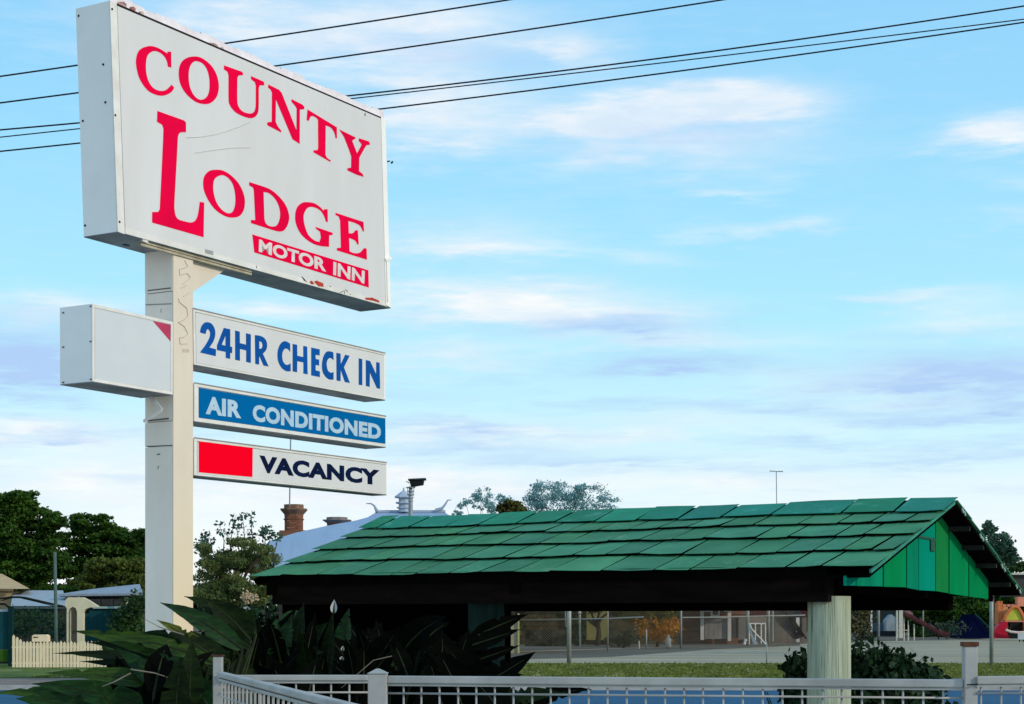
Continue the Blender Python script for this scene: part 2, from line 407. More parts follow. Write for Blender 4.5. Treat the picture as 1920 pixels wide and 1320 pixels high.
# grass blades over the verge in view
g = np.random.default_rng(3)
nb = 26000; bx = g.uniform(-13, 19, nb); by = 46.8 + (61 - 46.8) * g.random(nb); hh = .03 + .05 * g.random(nb) * (1 + (g.random(nb) > .97))
dx = g.normal(size=nb) * .04; w_ = .03 + .03 * g.random(nb)
V = np.stack([np.stack([bx - w_, by, np.zeros(nb)], 1), np.stack([bx + w_, by, np.zeros(nb)], 1), np.stack([bx + dx, by + dx, hh], 1)], 1).reshape(-1, 3)
me = bpy.data.meshes.new('grass'); me.from_pydata(V.tolist(), [], [(i, i + 1, i + 2) for i in range(0, 3 * nb, 3)]); me.materials.append(blade_m)
o = bpy.data.objects.new('grass', me); COL.objects.link(o); o['kind'] = 'stuff'; tag(o, 'short green grass of the verge across the road', 'grass')

# ================================================================== PYLON SIGN
P0 = pt(325, 1160, 18.0); P0.z = 0
pyl = empty('pylon_sign', on_plane(343, 1160, P0, -.2) * 1.0, 'tall white roadside pylon with red lettered board on top and three boards below', 'sign')
pyl.location.z = 0


def prism(q, off, depth, mb=None):
    """q: 4+ pixels on the sign's front plane moved by off towards the viewer; solid going back by depth"""
    mb = mb or MB(); a = [on_plane(x, y, P0, off) for x, y in q]; return mb.hexa(a, [p - N * depth for p in a])


def strip(p, q, w0, w1, off, depth, mb=None):
    """a trim bar between two pixels; w0, w1: its pixel heights (going down) at both ends"""
    return prism([p, q, (q[0], q[1] + w1), (p[0], p[1] + w0)], off, depth, mb)


# pole: a box section with seams on the side plates
zt = on_plane(325, 470, P0).z
fl = on_plane(325, 1160, P0); fr = on_plane(362, 1160, P0)
a = [Vector((fl.x, fl.y, 0)), Vector((fr.x, fr.y, 0)), Vector((fr.x, fr.y, zt)), Vector((fl.x, fl.y, zt + .06))]
a[2].z = on_plane(362, 478, P0).z
front = MB().hexa(a, [p - N * .012 for p in a]).build('pole_front_plate', pf, pyl)
seams = [1300, 836, 790, 548, 455]
for i in range(len(seams) - 1):
    z0 = max(0, H - (seams[i] - HY) / F * 18.1) if i else 0; z1 = H - (seams[i + 1] - HY) / F * 18.1 - (.008 if i < 3 else 0)
    if i == len(seams) - 2: z1 = zt + .02
    q0, q1 = fl - N * .0125, fr - N * .0125
    r = [Vector((p.x, p.y, 0)) for p in (q0, q1, q1 - N * .375, q0 - N * .375)]
    wob = 0.003 * (i % 2)
    r = [p + U * (-wob if k in (0, 3) else wob) for k, p in enumerate(r)]
    MB().hexa([Vector((p.x, p.y, z0)) for p in r], [Vector((p.x, p.y, z1)) for p in r]).build('pole_section', pole_m, pyl)
q0 = fl - N * .03 + U * .02; q1 = fr - N * .03 - U * .02
r = [Vector((p.x, p.y, 0)) for p in (q0, q1, q1 - N * .33, q0 - N * .33)]
MB().hexa([Vector((p.x, p.y, .01)) for p in r], [Vector((p.x, p.y, zt)) for p in r]).build('pole_core', under, pyl)


def side_pt(t, py):
    """point of the pole's left side plate: t 0..1 from front edge to back edge"""
    p = fl - N * (.0125 + .375 * t) - U * .006; return Vector((p.x, p.y, H - (py - HY) / F * p.y))


for (t0, y0, t1, y1, w) in ((.05, 541, .9, 546, .012), (.02, 570, .98, 572, .006), (.12, 786, .9, 790, .014), (0, 836, .95, 838, .010), (.4, 580, .42, 587, .012), (.45, 852, .56, 853, .01), (.5, 875, .53, 880, .012)):
    A, B = side_pt(t0, y0), side_pt(t1, y1)
    MB().hexa([A, B, B + Z * w, A + Z * w], [A + U * .004, B + U * .004, B + U * .004 + Z * w, A + U * .004 + Z * w]).build('pole_seam', mat('grey_seam', (.17, .15, .14), (.10, .09, .08), 4, .8), pyl)
# bent strap below the small cabinet
st = [pt(283, 745, 17.98), pt(303, 769, 17.86), pt(269, 790, 17.9)]
m = MB()
for A, B in zip(st[:-1], st[1:]): m.beam(A, B, .012, .04, N)
m.build('bent_strap', frame_w, pyl)
# gusset between pole and upper cabinet
prism([(361, 470), (428, 498), (428, 502), (361, 548)], -.05, .06).build('gusset', pf, pyl)
# tan glue marks running down the pole front
gl = [(346, 488), (352, 500), (336, 505), (337, 516), (350, 512), (357, 520), (342, 533), (338, 540), (350, 535), (355, 548), (344, 556), (334, 559), (336, 566),
      (350, 578), (352, 592), (344, 600), (334, 604), (345, 612), (352, 625), (345, 632), (336, 633), (338, 645), (352, 644)]
m = MB()
for (xa, ya), (xb, yb) in zip(gl[:-1], gl[1:]):
    if (xa + ya) % 5 == 0: continue
    m.beam(on_plane(xa, ya, P0, .002), on_plane(xb, yb, P0, .002), .004, .012, N)
for k in range(6): m.beam(on_plane(342 + k * 2.3, 654, P0, .002), on_plane(343 + k * 2.3, 661, P0, .002), .005, .004, N)
m.build('glue_mark', tan_s, pyl)

# upper cabinet
QF = [(206, 1), (722, 223), (733, 577), (221, 434)]
OF = .045
cabn = prism(QF, OF, .46).build('main_cabinet', cab, pyl)
ins = [(220, 11), (714, 222), (723, 566), (235, 427)]
pan = prism(ins, OF + .010, .008).build('face_panel', white_f, cabn)
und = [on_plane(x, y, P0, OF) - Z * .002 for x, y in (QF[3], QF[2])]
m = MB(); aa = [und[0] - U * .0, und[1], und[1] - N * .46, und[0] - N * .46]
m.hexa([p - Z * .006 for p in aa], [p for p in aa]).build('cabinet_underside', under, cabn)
prism([(206, 1), (219, 8), (234, 439), (221, 434)], OF + .014, .013).build('corner_trim', frame_w, cabn)
prism([(714.5, 219), (722.5, 223), (733, 577), (724, 572)], OF + .013, .012).build('corner_trim', cab, cabn)
prism([(235, 427), (723, 566), (723.5, 574), (235, 438)], OF + .013, .012).build('bottom_trim', frame_w, cabn)
# top: dark gap line, raised flange behind it with rust
prism([(220, 6.5), (715, 219.5), (715, 222), (220, 10)], OF + .012, .01).build('gap_line', dark_line, cabn)
m = MB(); top = []
for k in range(25):
    t = k / 24; x = 206 + t * 514; y = 1 + t * 222; top.append(on_plane(x, y, P0, OF - .05))
for k in range(24):
    h0 = .075 + .012 * math.sin(k * 1.7) + R.uniform(-.006, .006); h1 = h0 + R.uniform(-.004, .004)
    A, B = top[k] + Z * .002, top[k + 1] + Z * .002
    m.hexa([A, B, B + Z * h1, A + Z * h0], [A - N * .015, B - N * .015, B - N * .015 + Z * h1, A - N * .015 + Z * h0])
m.build('top_flange', mat('flange_paint', (.80, .76, .78), (.70, .62, .64), 6, .6, spots=(.22, .07, .06), spot_scale=5, spot_thr=.66), cabn)
for k, (x, y, w, h) in enumerate(((222, 1, 16, 10), (245, 11, 10, 6), (262, 20, 9, 5), (395, 78, 14, 5), (412, 88, 8, 8), (540, 145, 12, 6), (556, 154, 8, 5), (571, 165, 5, 5), (597, 174, 7, 8), (640, 196, 5, 4), (683, 212, 3, 5))):
    y2 = y + w * .43
    prism([(x, y + h * .3), (x + w * .6, y2 - h * .5), (x + w, y2 + 1), (x + w * .9, y2 + h * .9), (x, y + h)], OF - .02 + .003 * k, .012).build('rust_flake', rusty, cabn)
for (x, y) in ((210, 17), (216, 216), (224, 416), (148, 30), (194, 121), (156, 227), (160, 423), (198, 192)):
    if x > 205:
        MB().lathe((0, 0, 0), [(.011, 0), (.011, .004)], 8)
        m = MB(); p = on_plane(x, y, P0, OF + .015); m.tube([p, p + N * .006], .011, 8); m.build('screw', dark_line, cabn)
    else:
        # on the end plate: solve how far back along N the pixel lies
        e = on_plane(206 + (y - 1) * .0347, y, P0, OF); rr = (x - CX) / F
        s_ = (rr * e.y - e.x) / (-N.x + rr * N.y); p = e - N * s_; p.z = H - (y - HY) / F * p.y
        m = MB(); m.tube([p - U * .008, p + U * .01], .012, 8); m.build('screw', dark_line, cabn)
# hooks and brackets under the cabinet
for (x, y, off, h) in ((233, 440, -.32, .10), (668, 559, -.42, .09), (520, 519, -.44, .03)):
    p = on_plane(x, y, P0, OF + off); m = MB(); m.beam(p, p - Z * h, .05, .03, U); m.beam(p - Z * h, p - Z * h + U * .06, .04, .02); m.build('hook', mat('blue_grey_metal', (.10, .17, .23), (.06, .10, .13), 8, .6), cabn)
m = MB()
for dz, w in ((.02, .03), (.055, .022)):
    m.beam(on_plane(262, 448, P0, OF - .04) - Z * dz, on_plane(470, 505, P0, OF - .04) - Z * dz, .03, w)
m.build('conduit', mat('cream_conduit', (.52, .47, .35), (.33, .28, .20), 5, .6), cabn)
prism([(268, 441), (278, 444), (278, 456), (268, 452)], OF + .002, .05).build('bracket', frame_w, cabn)
prism([(385, 467), (400, 471), (400, 478), (385, 474)], OF + .016, .004).build('tape_patch', mat('grey_tape', (.38, .38, .38), None, 5, .7), cabn)
prism([(723, 484), (733, 481), (736, 486), (724, 489)], OF + .03, .04).build('side_bracket', cab, cabn)
m = MB(); m.beam(on_plane(725, 488, P0, OF + .02), on_plane(727, 565, P0, OF + .02), .02, .02, N); m.build('side_rod', cab, cabn)
for A, B in (((730, 302), (727, 303)), ((736, 303), (734, 306))): 
    m = MB(); m.beam(on_plane(*A, P0, 0), on_plane(*B, P0, 0), .02, .015); m.build('loose_wire_end', dark_line, cabn)

# ---- lettering (print: thin faces just proud of the panel) ----
def smooth(pts):
    """pts: (x, y) smooth or (x, y, 1) corner -> dense closed outline"""
    n = len(pts); out = []
    for i in range(n):
        p1, p2 = pts[i], pts[(i + 1) % n]; p0, p3 = pts[i - 1], pts[(i + 2) % n]
        a = Vector(p1[:2]); b = Vector(p2[:2])
        if len(p1) > 2 and len(p2) > 2: out.append(a); continue
        t1 = (b - Vector(p0[:2])) * .5 if len(p1) == 2 else (b - a) * .6
        t2 = (Vector(p3[:2]) - a) * .5 if len(p2) == 2 else (b - a) * .6
        for k in range(6):
            t = k / 6; h00 = 2 * t ** 3 - 3 * t ** 2 + 1; h10 = t ** 3 - 2 * t ** 2 + t; h01 = -2 * t ** 3 + 3 * t ** 2; h11 = t ** 3 - t ** 2
            out.append(a * h00 + t1 * h10 + b * h01 + t2 * h11)
    return out


def glyph(mb, loops, tr, off):
    sc, ox, oy = tr; rings = [[(p.x / sc + ox, p.y / sc + oy) for p in smooth(l)] for l in loops]
    tris = tessellate_polygon([[Vector((x, y, 0)) for x, y in r] for r in rings]); flat = [p for r in rings for p in r]
    i = len(mb.v); mb.v += [on_plane(x, y, P0, off) for x, y in flat]; mb.f += [tuple(i + k for k in t) for t in tris]


z1, z2, z3, z4 = (7.333, 240, 70), (6.0, 460, 130), (5.075, 280, 200), (4.714, 460, 320); px_ = (1, 0, 0)
G = {
 'C': (z1, [[(545, 195, 1), (595, 198, 1), (597, 415, 1), (550, 405, 1), (535, 330), (500, 265), (440, 210), (365, 188), (300, 215), (262, 270), (248, 370), (252, 480), (275, 580), (320, 665), (380, 715), (460, 737), (530, 718), (600, 650, 1), (637, 692, 1), (600, 750), (530, 790), (460, 803), (370, 785), (280, 735), (200, 640), (145, 530), (115, 400), (112, 300), (140, 200), (200, 145), (280, 122), (340, 122), (420, 148), (490, 188), (540, 222, 1)]]),
 'O': (z1, [[(920, 262), (1000, 278), (1090, 335), (1170, 420), (1225, 530), (1250, 660), (1235, 780), (1190, 860), (1120, 910), (1040, 917), (950, 895), (860, 835), (780, 750), (725, 650), (700, 540), (705, 420), (745, 330), (820, 278)],
            [(950, 328), (1020, 355), (1075, 420), (1108, 510), (1122, 620), (1115, 740), (1080, 820), (1010, 858), (940, 830), (885, 760), (850, 670), (835, 560), (840, 450), (870, 370), (910, 335)]]),
 'U': (px_, [[(420, 122.5, 1), (452.7, 134, 1), (455.9, 136.8, 1), (455.5, 140.9, 1), (447.3, 141.6, 1), (445.2, 146.4, 1), (445, 185.9), (447.3, 199.5), (455.5, 209), (468, 212.8), (476, 210), (479, 202), (479.7, 192), (479.7, 160, 1), (477.8, 154, 1), (470.8, 148.3, 1), (470.8, 142.5, 1), (495, 153.3, 1), (495.8, 160, 1), (486.7, 160, 1), (485.3, 166.7, 1), (485, 203), (481.7, 215.5), (473.3, 221.3), (460, 219.5), (441.8, 210.5), (430.9, 196.8), (428.6, 183.2), (428.6, 142, 1), (426.8, 134.8, 1), (420, 130, 1)]]),
 'N': (z2, [[(258, 170, 1), (380, 230, 1), (410, 265, 1), (576, 685, 1), (578, 440, 1), (555, 405), (520, 365, 1), (520, 335, 1), (640, 395, 1), (665, 420, 1), (662, 450, 1), (615, 452, 1), (612, 840, 1), (530, 785, 1), (345, 340, 1), (342, 590, 1), (365, 640, 1), (405, 690, 1), (405, 710, 1), (250, 630, 1), (245, 600, 1), (265, 592, 1), (298, 592, 1), (300, 260, 1), (285, 230, 1), (258, 205, 1)]]),
 'T': (z2, [[(700, 450, 1), (1030, 652, 1), (1032, 775, 1), (1015, 775, 1), (1000, 710), (960, 655), (905, 632, 1), (902, 960, 1), (925, 1000), (960, 1020, 1), (958, 1042, 1), (770, 935, 1), (765, 912, 1), (812, 908, 1), (820, 880, 1), (818, 565, 1), (790, 540), (750, 525), (728, 545), (715, 580, 1), (690, 570, 1)]]),
 'Y': (z2, [[(1055, 675, 1), (1240, 765, 1), (1238, 780, 1), (1215, 793, 1), (1203, 805, 1), (1258, 945, 1), (1308, 850, 1), (1300, 830, 1), (1275, 805, 1), (1280, 775, 1), (1390, 810, 1), (1402, 830, 1), (1400, 850, 1), (1365, 852, 1), (1340, 890, 1), (1283, 995, 1), (1280, 1145, 1), (1320, 1175, 1), (1332, 1210, 1), (1250, 1185, 1), (1155, 1140, 1), (1143, 1115, 1), (1190, 1105, 1), (1192, 980, 1), (1165, 900, 1), (1110, 760, 1)]]),
 'L': (z3, [[(77, 40, 1), (330, 130, 1), (350, 150, 1), (350, 242, 1), (298, 244, 1), (278, 268), (270, 330), (262, 500), (240, 900), (242, 990), (255, 1045), (285, 1075), (340, 1092), (400, 1102), (440, 1080), (460, 1035), (472, 970), (480, 905, 1), (523, 912, 1), (517, 1243, 1), (27, 1103, 1), (27, 1003, 1), (85, 1000, 1), (100, 975, 1), (130, 350, 1), (135, 210, 1), (122, 172, 1), (73, 143, 1)]]),
 'o': (z3, [[(630, 600), (700, 608), (780, 655), (850, 730), (895, 820), (910, 900), (900, 980), (865, 1035), (810, 1055), (730, 1045), (640, 990), (570, 905), (525, 810), (512, 730), (525, 660), (570, 612)],
            [(685, 652), (740, 670), (790, 730), (815, 820), (818, 920), (795, 995), (750, 1014), (690, 980), (640, 910), (615, 830), (608, 750), (625, 685)]]),
 'D': (z4, [[(35, 100, 1), (130, 130, 1), (220, 165), (300, 230), (360, 310), (388, 400), (378, 470), (345, 525), (300, 538), (240, 524, 1), (50, 463, 1), (50, 435, 1), (88, 437, 1), (75, 170, 1), (68, 150, 1), (35, 130, 1)],
            [(162, 188, 1), (210, 200), (260, 245), (295, 310), (308, 380), (300, 440), (275, 485), (230, 493), (190, 475), (172, 440), (168, 390, 1)]]),
 'G': (z4, [[(728, 340, 1), (730, 455, 1), (712, 450, 1), (695, 400), (660, 350), (600, 322), (550, 330), (520, 380), (516, 430), (530, 500), (560, 570), (610, 615), (655, 630, 1), (668, 590, 1), (660, 540, 1), (622, 510, 1), (622, 497, 1), (775, 550, 1), (770, 568, 1), (742, 572, 1), (740, 673, 1), (660, 665), (580, 635), (500, 570), (455, 490), (440, 410), (455, 330), (500, 285), (550, 278), (610, 288), (660, 320), (690, 352, 1), (700, 340, 1)]]),
 'E': (z4, [[(797, 372, 1), (1045, 453, 1), (1050, 538, 1), (1038, 535, 1), (1015, 490), (975, 465), (912, 445, 1), (915, 553, 1), (950, 552), (972, 528, 1), (995, 525, 1), (1003, 652, 1), (990, 652, 1), (970, 618), (918, 595, 1), (922, 712, 1), (960, 728), (1010, 725), (1045, 690), (1055, 683, 1), (1073, 690, 1), (1075, 787, 1), (810, 705, 1), (810, 683, 1), (845, 680, 1), (838, 440, 1), (825, 405, 1), (797, 392, 1)]]),
}
LO = OF + .0125
for k in G:
    m = MB(); glyph(m, G[k][1], G[k][0], LO); m.build('letter', red, cabn)


def q4(tr, *p): return [(x / tr[0] + tr[1], y / tr[0] + tr[2]) for x, y in p]


m = MB(); m.quad(*[on_plane(x, y, P0, LO) for x, y in q4(z4, (62, 563), (1088, 880), (1092, 1033), (80, 722))]); m.build('red_banner', red, cabn)


def text(s, quad, off, mt, name, parent, bold=.02, space=1.0, word=1.0):
    cu = bpy.data.curves.new('text', 'FONT'); cu.body = s; cu.offset = bold; cu.resolution_u = 4; cu.space_character = space
    ob = bpy.data.objects.new('text', cu); COL.objects.link(ob); dg = bpy.context.evaluated_depsgraph_get()
    me = bpy.data.meshes.new_from_object(ob.evaluated_get(dg)); bpy.data.objects.remove(ob); bpy.data.curves.remove(cu)
    xs = [v.co.x for v in me.vertices]; ys = [v.co.y for v in me.vertices]; x0, x1, y0, y1 = min(xs), max(xs), min(ys), max(ys)
    (ax, ay), (bx_, by_), (cx, cy), (dx_, dy_) = quad   # TL, TR, BR, BL
    for v in me.vertices:
        u = (v.co.x - x0) / (x1 - x0); w = (v.co.y - y0) / (y1 - y0)
        X = (ax * w + dx_ * (1 - w)) * (1 - u) + (bx_ * w + cx * (1 - w)) * u; Yp = (ay * w + dy_ * (1 - w)) * (1 - u) + (by_ * w + cy * (1 - w)) * u
        v.co = on_plane(X, Yp, P0, off) - wloc(parent)
    me.materials.clear(); me.materials.append(mt); o = bpy.data.objects.new(name, me); COL.objects.link(o); o.parent = parent
    for k, f in enumerate(me.polygons): f.material_index = 0
    return o


wl = mat('cream_lettering', (.74, .68, .66), (.66, .56, .56), 7, .6)
text('MOTOR', q4(z4, (122, 604), (712, 782), (716, 896), (118, 716)), LO + .003, wl, 'lettering', cabn, .04)
text('INN', q4(z4, (778, 804), (1056, 888), (1052, 1000), (776, 920)), LO + .003, wl, 'lettering', cabn, .035)
# scratches and flaked print at the foot of the board
m = MB()
for pts_ in ([(350, 258), (372, 257), (400, 253), (425, 246), (448, 238), (470, 228)], [(365, 287), (390, 283), (412, 280), (440, 277), (470, 277)]):
    for A, B in zip(pts_[:-1], pts_[1:]): m.beam(on_plane(*A, P0, LO), on_plane(*B, P0, LO), .003, .008, N)
m.build('scratch', scratch_m, cabn)
for q in ([(580, 528), (585, 526), (590, 533), (583, 533)], [(588, 528), (594, 526), (606, 531), (607, 538), (597, 537)], [(684, 558), (698, 558), (710, 563), (712, 568), (700, 564), (686, 562)]):
    p = [on_plane(x, y, P0, LO + .001) for x, y in q]; MB().quad(*p).build('flaked_print', mat('old_orange_red', (.55, .06, .03), (.35, .04, .03), 14, .7), cabn)
m = MB()
for A, B in (((566, 519), (571, 527)), ((568, 521), (575, 529)), ((618, 536), (620, 538)), ((637, 549), (645, 545)), ((645, 545), (646, 551)), ((648, 543), (652, 548)), ((480, 498), (481, 503)), ((655, 551), (657, 552))):
    m.beam(on_plane(*A, P0, LO), on_plane(*B, P0, LO), .004, .012, N)
m.build('scribble', dark_line, cabn)
# graffiti-free small end cabinet on the left
QL = [(173, 569.5), (324.5, 603.5), (324, 740), (173.5, 715)]
lc = prism(QL, .02, .435).build('small_cabinet', cab, pyl)
prism([(178, 577), (320, 608.5), (320, 733), (178, 711)], .024, .003).build('blank_panel', mat('grey_blank_panel', (.60, .63, .645), (.56, .59, .61), 1, .45), lc)
for q in ([(173, 569.5), (324.5, 603.5), (324.5, 609), (173, 575.5)], [(173.5, 710), (324, 734.5), (324, 740), (173.5, 715)], [(173, 575.7), (177.4, 576.8), (177.4, 710.5), (173.3, 709.8)], [(320.6, 608.3), (324.5, 609.2), (324, 734.3), (320.4, 733.7)]):
    prism(q, .030, .009).build('cabinet_trim', frame_w, lc)
m = MB(); m.quad(*[on_plane(x, y, P0, .026) for x, y in ((286.7, 601.8), (319.8, 609), (319.6, 640))]); m.build('red_corner', redf, lc)
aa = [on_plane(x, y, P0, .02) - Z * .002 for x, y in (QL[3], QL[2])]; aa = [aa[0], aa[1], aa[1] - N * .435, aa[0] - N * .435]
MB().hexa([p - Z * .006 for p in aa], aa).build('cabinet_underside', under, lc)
for (dn, y) in ((.40, 580), (.40, 712), (.03, 574), (.03, 640), (.03, 711), (.40, 645)):
    e = on_plane(173.2, y, P0, .02) - N * dn; m = MB(); m.beam(e - U * .004, e - U * .004 + N * .025, .006, .010); m.build('clip', dark_line, lc)


def board(name_face, Q, under_px, face_m, depth, trim_px, ins):
    b = prism(Q, .0, depth).build('sign_board', cab, pyl)
    (x0, y0), (x1, y1), (x2, y2), (x3, y3) = Q
    l, t, r, bt = ins
    fq = [(x0 + l, y0 + t + l * .2), (x1 - r, y1 + t * .7 - r * .2), (x2 - r, y2 - bt * .8), (x3 + l, y3 - bt + l * .15)]
    prism(fq, .008, .007).build(name_face, face_m, b)
    for q in ([(x0, y0), (x1, y1), (x1, y1 + t * .55), (x0, y0 + t * .8)], [(x3, y3 - bt * .85), (x2, y2 - bt * .7), (x2, y2), (x3, y3)], [(x0, y0 + t * .8), (x0 + l * .8, y0 + t * .8 + l * .2), (x3 + l * .8, y3 - bt * .85 + l * .12), (x3, y3 - bt * .85)]):
        prism(q, .014, .013).build('board_trim', frame_w, b)
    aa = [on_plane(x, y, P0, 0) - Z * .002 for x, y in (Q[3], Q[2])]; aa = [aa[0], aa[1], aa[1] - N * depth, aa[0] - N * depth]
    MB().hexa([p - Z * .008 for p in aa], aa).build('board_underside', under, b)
    m = MB(); A = on_plane(x0, y0, P0, .016) + Z * .004; B = on_plane(x1, y1, P0, .016) + Z * .004; m.beam(A, B, .012, .007, N); m.build('top_edge_line', mat('grey_edge', (.30, .27, .26), None, 5, .7), b)
    return b


z5, z6 = (5.053, 360, 570), (5.053, 360, 710)
b1 = board('board_face', q4(z5, (12, 44), (1832, 468), (1832, 908), (20, 572)), None, white_f, .31, 5, (4.5, 6, 2, 4))
for loops in (
    [[(82, 272, 1), (76, 262, 1), (88, 215), (115, 180), (150, 172), (190, 190), (217, 240), (220, 300), (200, 360), (165, 412, 1), (228, 428, 1), (226, 494, 1), (78, 460, 1), (82, 450, 1), (130, 385), (165, 320), (172, 275), (160, 245), (145, 240), (135, 260), (130, 284, 1)]],
    [[(302, 226, 1), (363, 240, 1), (363, 403, 1), (382, 408, 1), (380, 466, 1), (363, 462, 1), (362, 520, 1), (320, 510, 1), (320, 454, 1), (237, 436, 1), (237, 392, 1)], [(318, 300, 1), (318, 394, 1), (282, 386, 1)]],
    [[(409, 250, 1), (453, 262, 1), (454, 370, 1), (513, 385, 1), (512, 276, 1), (558, 288, 1), (558, 558, 1), (514, 548, 1), (514, 440, 1), (455, 425, 1), (455, 538, 1), (410, 528, 1)]],
    [[(596, 294, 1), (640, 300), (680, 318), (706, 352), (712, 400), (700, 440), (672, 470, 1), (727, 592, 1), (678, 583, 1), (638, 490, 1), (636, 574, 1), (600, 567, 1)], [(638, 352, 1), (660, 362), (668, 390), (662, 418), (638, 424, 1)]],
    [[(930, 375, 1), (932, 455, 1), (905, 425), (880, 425), (862, 450), (855, 490), (862, 540), (885, 572), (910, 575), (935, 562, 1), (936, 636, 1), (895, 636), (850, 605), (818, 545), (810, 475), (822, 410), (850, 365), (885, 352)]],
    [[(954, 378, 1), (997, 386, 1), (998, 490, 1), (1055, 502, 1), (1055, 396, 1), (1092, 404, 1), (1096, 667, 1), (1056, 658, 1), (1056, 553, 1), (998, 542, 1), (996, 647, 1), (954, 637, 1)]],
    [[(1130, 412, 1), (1211, 430, 1), (1210, 488, 1), (1172, 480, 1), (1172, 520, 1), (1205, 527, 1), (1205, 583, 1), (1172, 577, 1), (1172, 628, 1), (1212, 638, 1), (1212, 692, 1), (1130, 676, 1)]],
    [[(1340, 458, 1), (1342, 532, 1), (1315, 512), (1292, 520), (1278, 550), (1278, 590), (1290, 632), (1315, 650), (1342, 645, 1), (1342, 716, 1), (1300, 714), (1262, 685), (1237, 635), (1232, 570), (1245, 500), (1272, 455), (1305, 448)]],
    [[(1368, 462, 1), (1408, 470, 1), (1410, 570, 1), (1452, 480, 1), (1494, 490, 1), (1440, 600, 1), (1497, 748, 1), (1448, 738, 1), (1410, 625, 1), (1408, 731, 1), (1370, 724, 1)]],
    [[(1580, 514, 1), (1614, 522, 1), (1614, 770, 1), (1580, 764, 1)]],
    [[(1647, 530, 1), (1688, 540, 1), (1745, 665, 1), (1746, 550, 1), (1778, 556, 1), (1783, 803, 1), (1752, 797, 1), (1686, 650, 1), (1684, 784, 1), (1648, 776, 1)]]):
    m = MB(); glyph(m, loops, z5, .0105); m.build('letter', blue_t, b1)
b2 = board('board_face', q4(z6, (22, 42), (1838, 358), (1838, 648), (22, 402)), None, blue_p, .31, 5, (9, 7, 1, 8))
text('AIR', q4(z6, (130, 162), (467, 214), (467, 376), (130, 334)), .0105, pale_t, 'lettering', b2, .05, 1.06)
text('CONDITIONED', q4(z6, (575, 240), (1790, 434), (1790, 580), (575, 402)), .0105, pale_t, 'lettering', b2, .05, 1.06)
b3 = board('board_face', q4(z6, (22, 562), (1845, 797), (1845, 1098), (22, 914)), None, white_f, .22, 5, (6, 6, 1, 4))
m = MB(); m.quad(*[on_plane(x, y, P0, .0105) for x, y in q4(z6, (65, 590), (576, 655), (573, 932), (65, 887))]); m.build('red_field', redb, b3)
text('VACANCY', q4(z6, (640, 724), (1778, 866), (1778, 1012), (640, 888)), .0105, navy_t, 'lettering', b3, .055, 1.08)

# ================================================================== SHELTER
ER = pt(1633, 1070, 15.0)                                  # near right eave corner
KR = on_plane(1792, 940, ER)                               # right ridge corner
FR_ = on_plane(1914, 1112, ER)                             # far right eave corner


def along(p, px):
    """distance to go along E from p until it shows at pixel column px"""
    r = (px - CX) / F; return (r * p.y - p.x) / (E.x - r * E.y)


tE, tK = along(ER, 476), along(KR, 722)
sh = empty('roadside_shelter', Vector(((ER.x + KR.x) / 2, (ER.y + KR.y) / 2, 0)) + E * 3.2, 'open shelter with a green shingled gable roof on log columns', 'shelter')
up = (KR - ER); upn = up.normalized(); nrm = E.cross(up).normalized()
if nrm.z < 0: nrm = -nrm
rows = [0, .225, .445, .645, .82, 1.0]


def rp(t, b, h=0.0):
    """point of the near slope: t metres along the roof from the right, b 0..1 up the slope, h out of it"""
    te = t * ((tE * (1 - b) + tK * b) / tE)
    return ER + E * te + up * b + nrm * h


def wavy(t, b): return .006 * math.sin(t * 2.3 + b * 5) + .002 * math.sin(t * 7.1 + b * 11)


k = 0
for ri in range(5):
    b0, b1_ = rows[ri], rows[ri + 1]; t = 0.0; first = True
    if ri == 4: b0 -= .02
    while t < tE - .02:
        w = R.choice([.28, .33, .36, .40, .47, .55]) * (1.35 if ri == 4 else 1.0)
        if first: w *= R.choice([.6, .8, 1.1]); first = False
        t1 = min(t + w, tE)
        if tE - t1 < .15: t1 = tE
        gp = .027; a0 = t + (gp if t > 0 else -.01 - .02 * R.random()); a1 = t1 if t1 < tE else tE + R.uniform(0, .05)
        j = R.uniform(-.012, .012); sk = R.uniform(-.01, .01); cl = R.uniform(0, .010); cr_ = R.uniform(0, .010)
        hb = .040; ht = .010
        top_b = b1_ + (.02 if ri < 4 else 0.0)
        lo = [rp(a0, b0 + j * .6, hb + cl + wavy(a0, b0)), rp((a0 + a1) / 2, b0 + j * .6 + sk * .3, hb + wavy((a0 + a1) / 2, b0)), rp(a1, b0 + j * .6 + sk * .5, hb + cr_ + wavy(a1, b0))]
        hi = [rp(a0 + sk, top_b, ht + wavy(a0, top_b)), rp((a0 + a1) / 2, top_b, ht + wavy((a0 + a1) / 2, top_b)), rp(a1 + sk, top_b, ht + wavy(a1, top_b))]
        ring = [lo[0], lo[1], lo[2], hi[2], hi[1], hi[0]]
        if ri == 4:
            hi2 = [p + Z * (.040 + .008 * math.sin(t * 3)) for p in hi]; ring = [lo[0], lo[1], lo[2], hi2[2], hi2[1], hi2[0]]
        mb = MB(); mb.hexa(ring, [p - nrm * .004 for p in ring])
        mb.build('ridge_shingle' if ri == 4 else 'shingle', ridge_m if ri == 4 else shing, sh)
        t = t1; k += 1
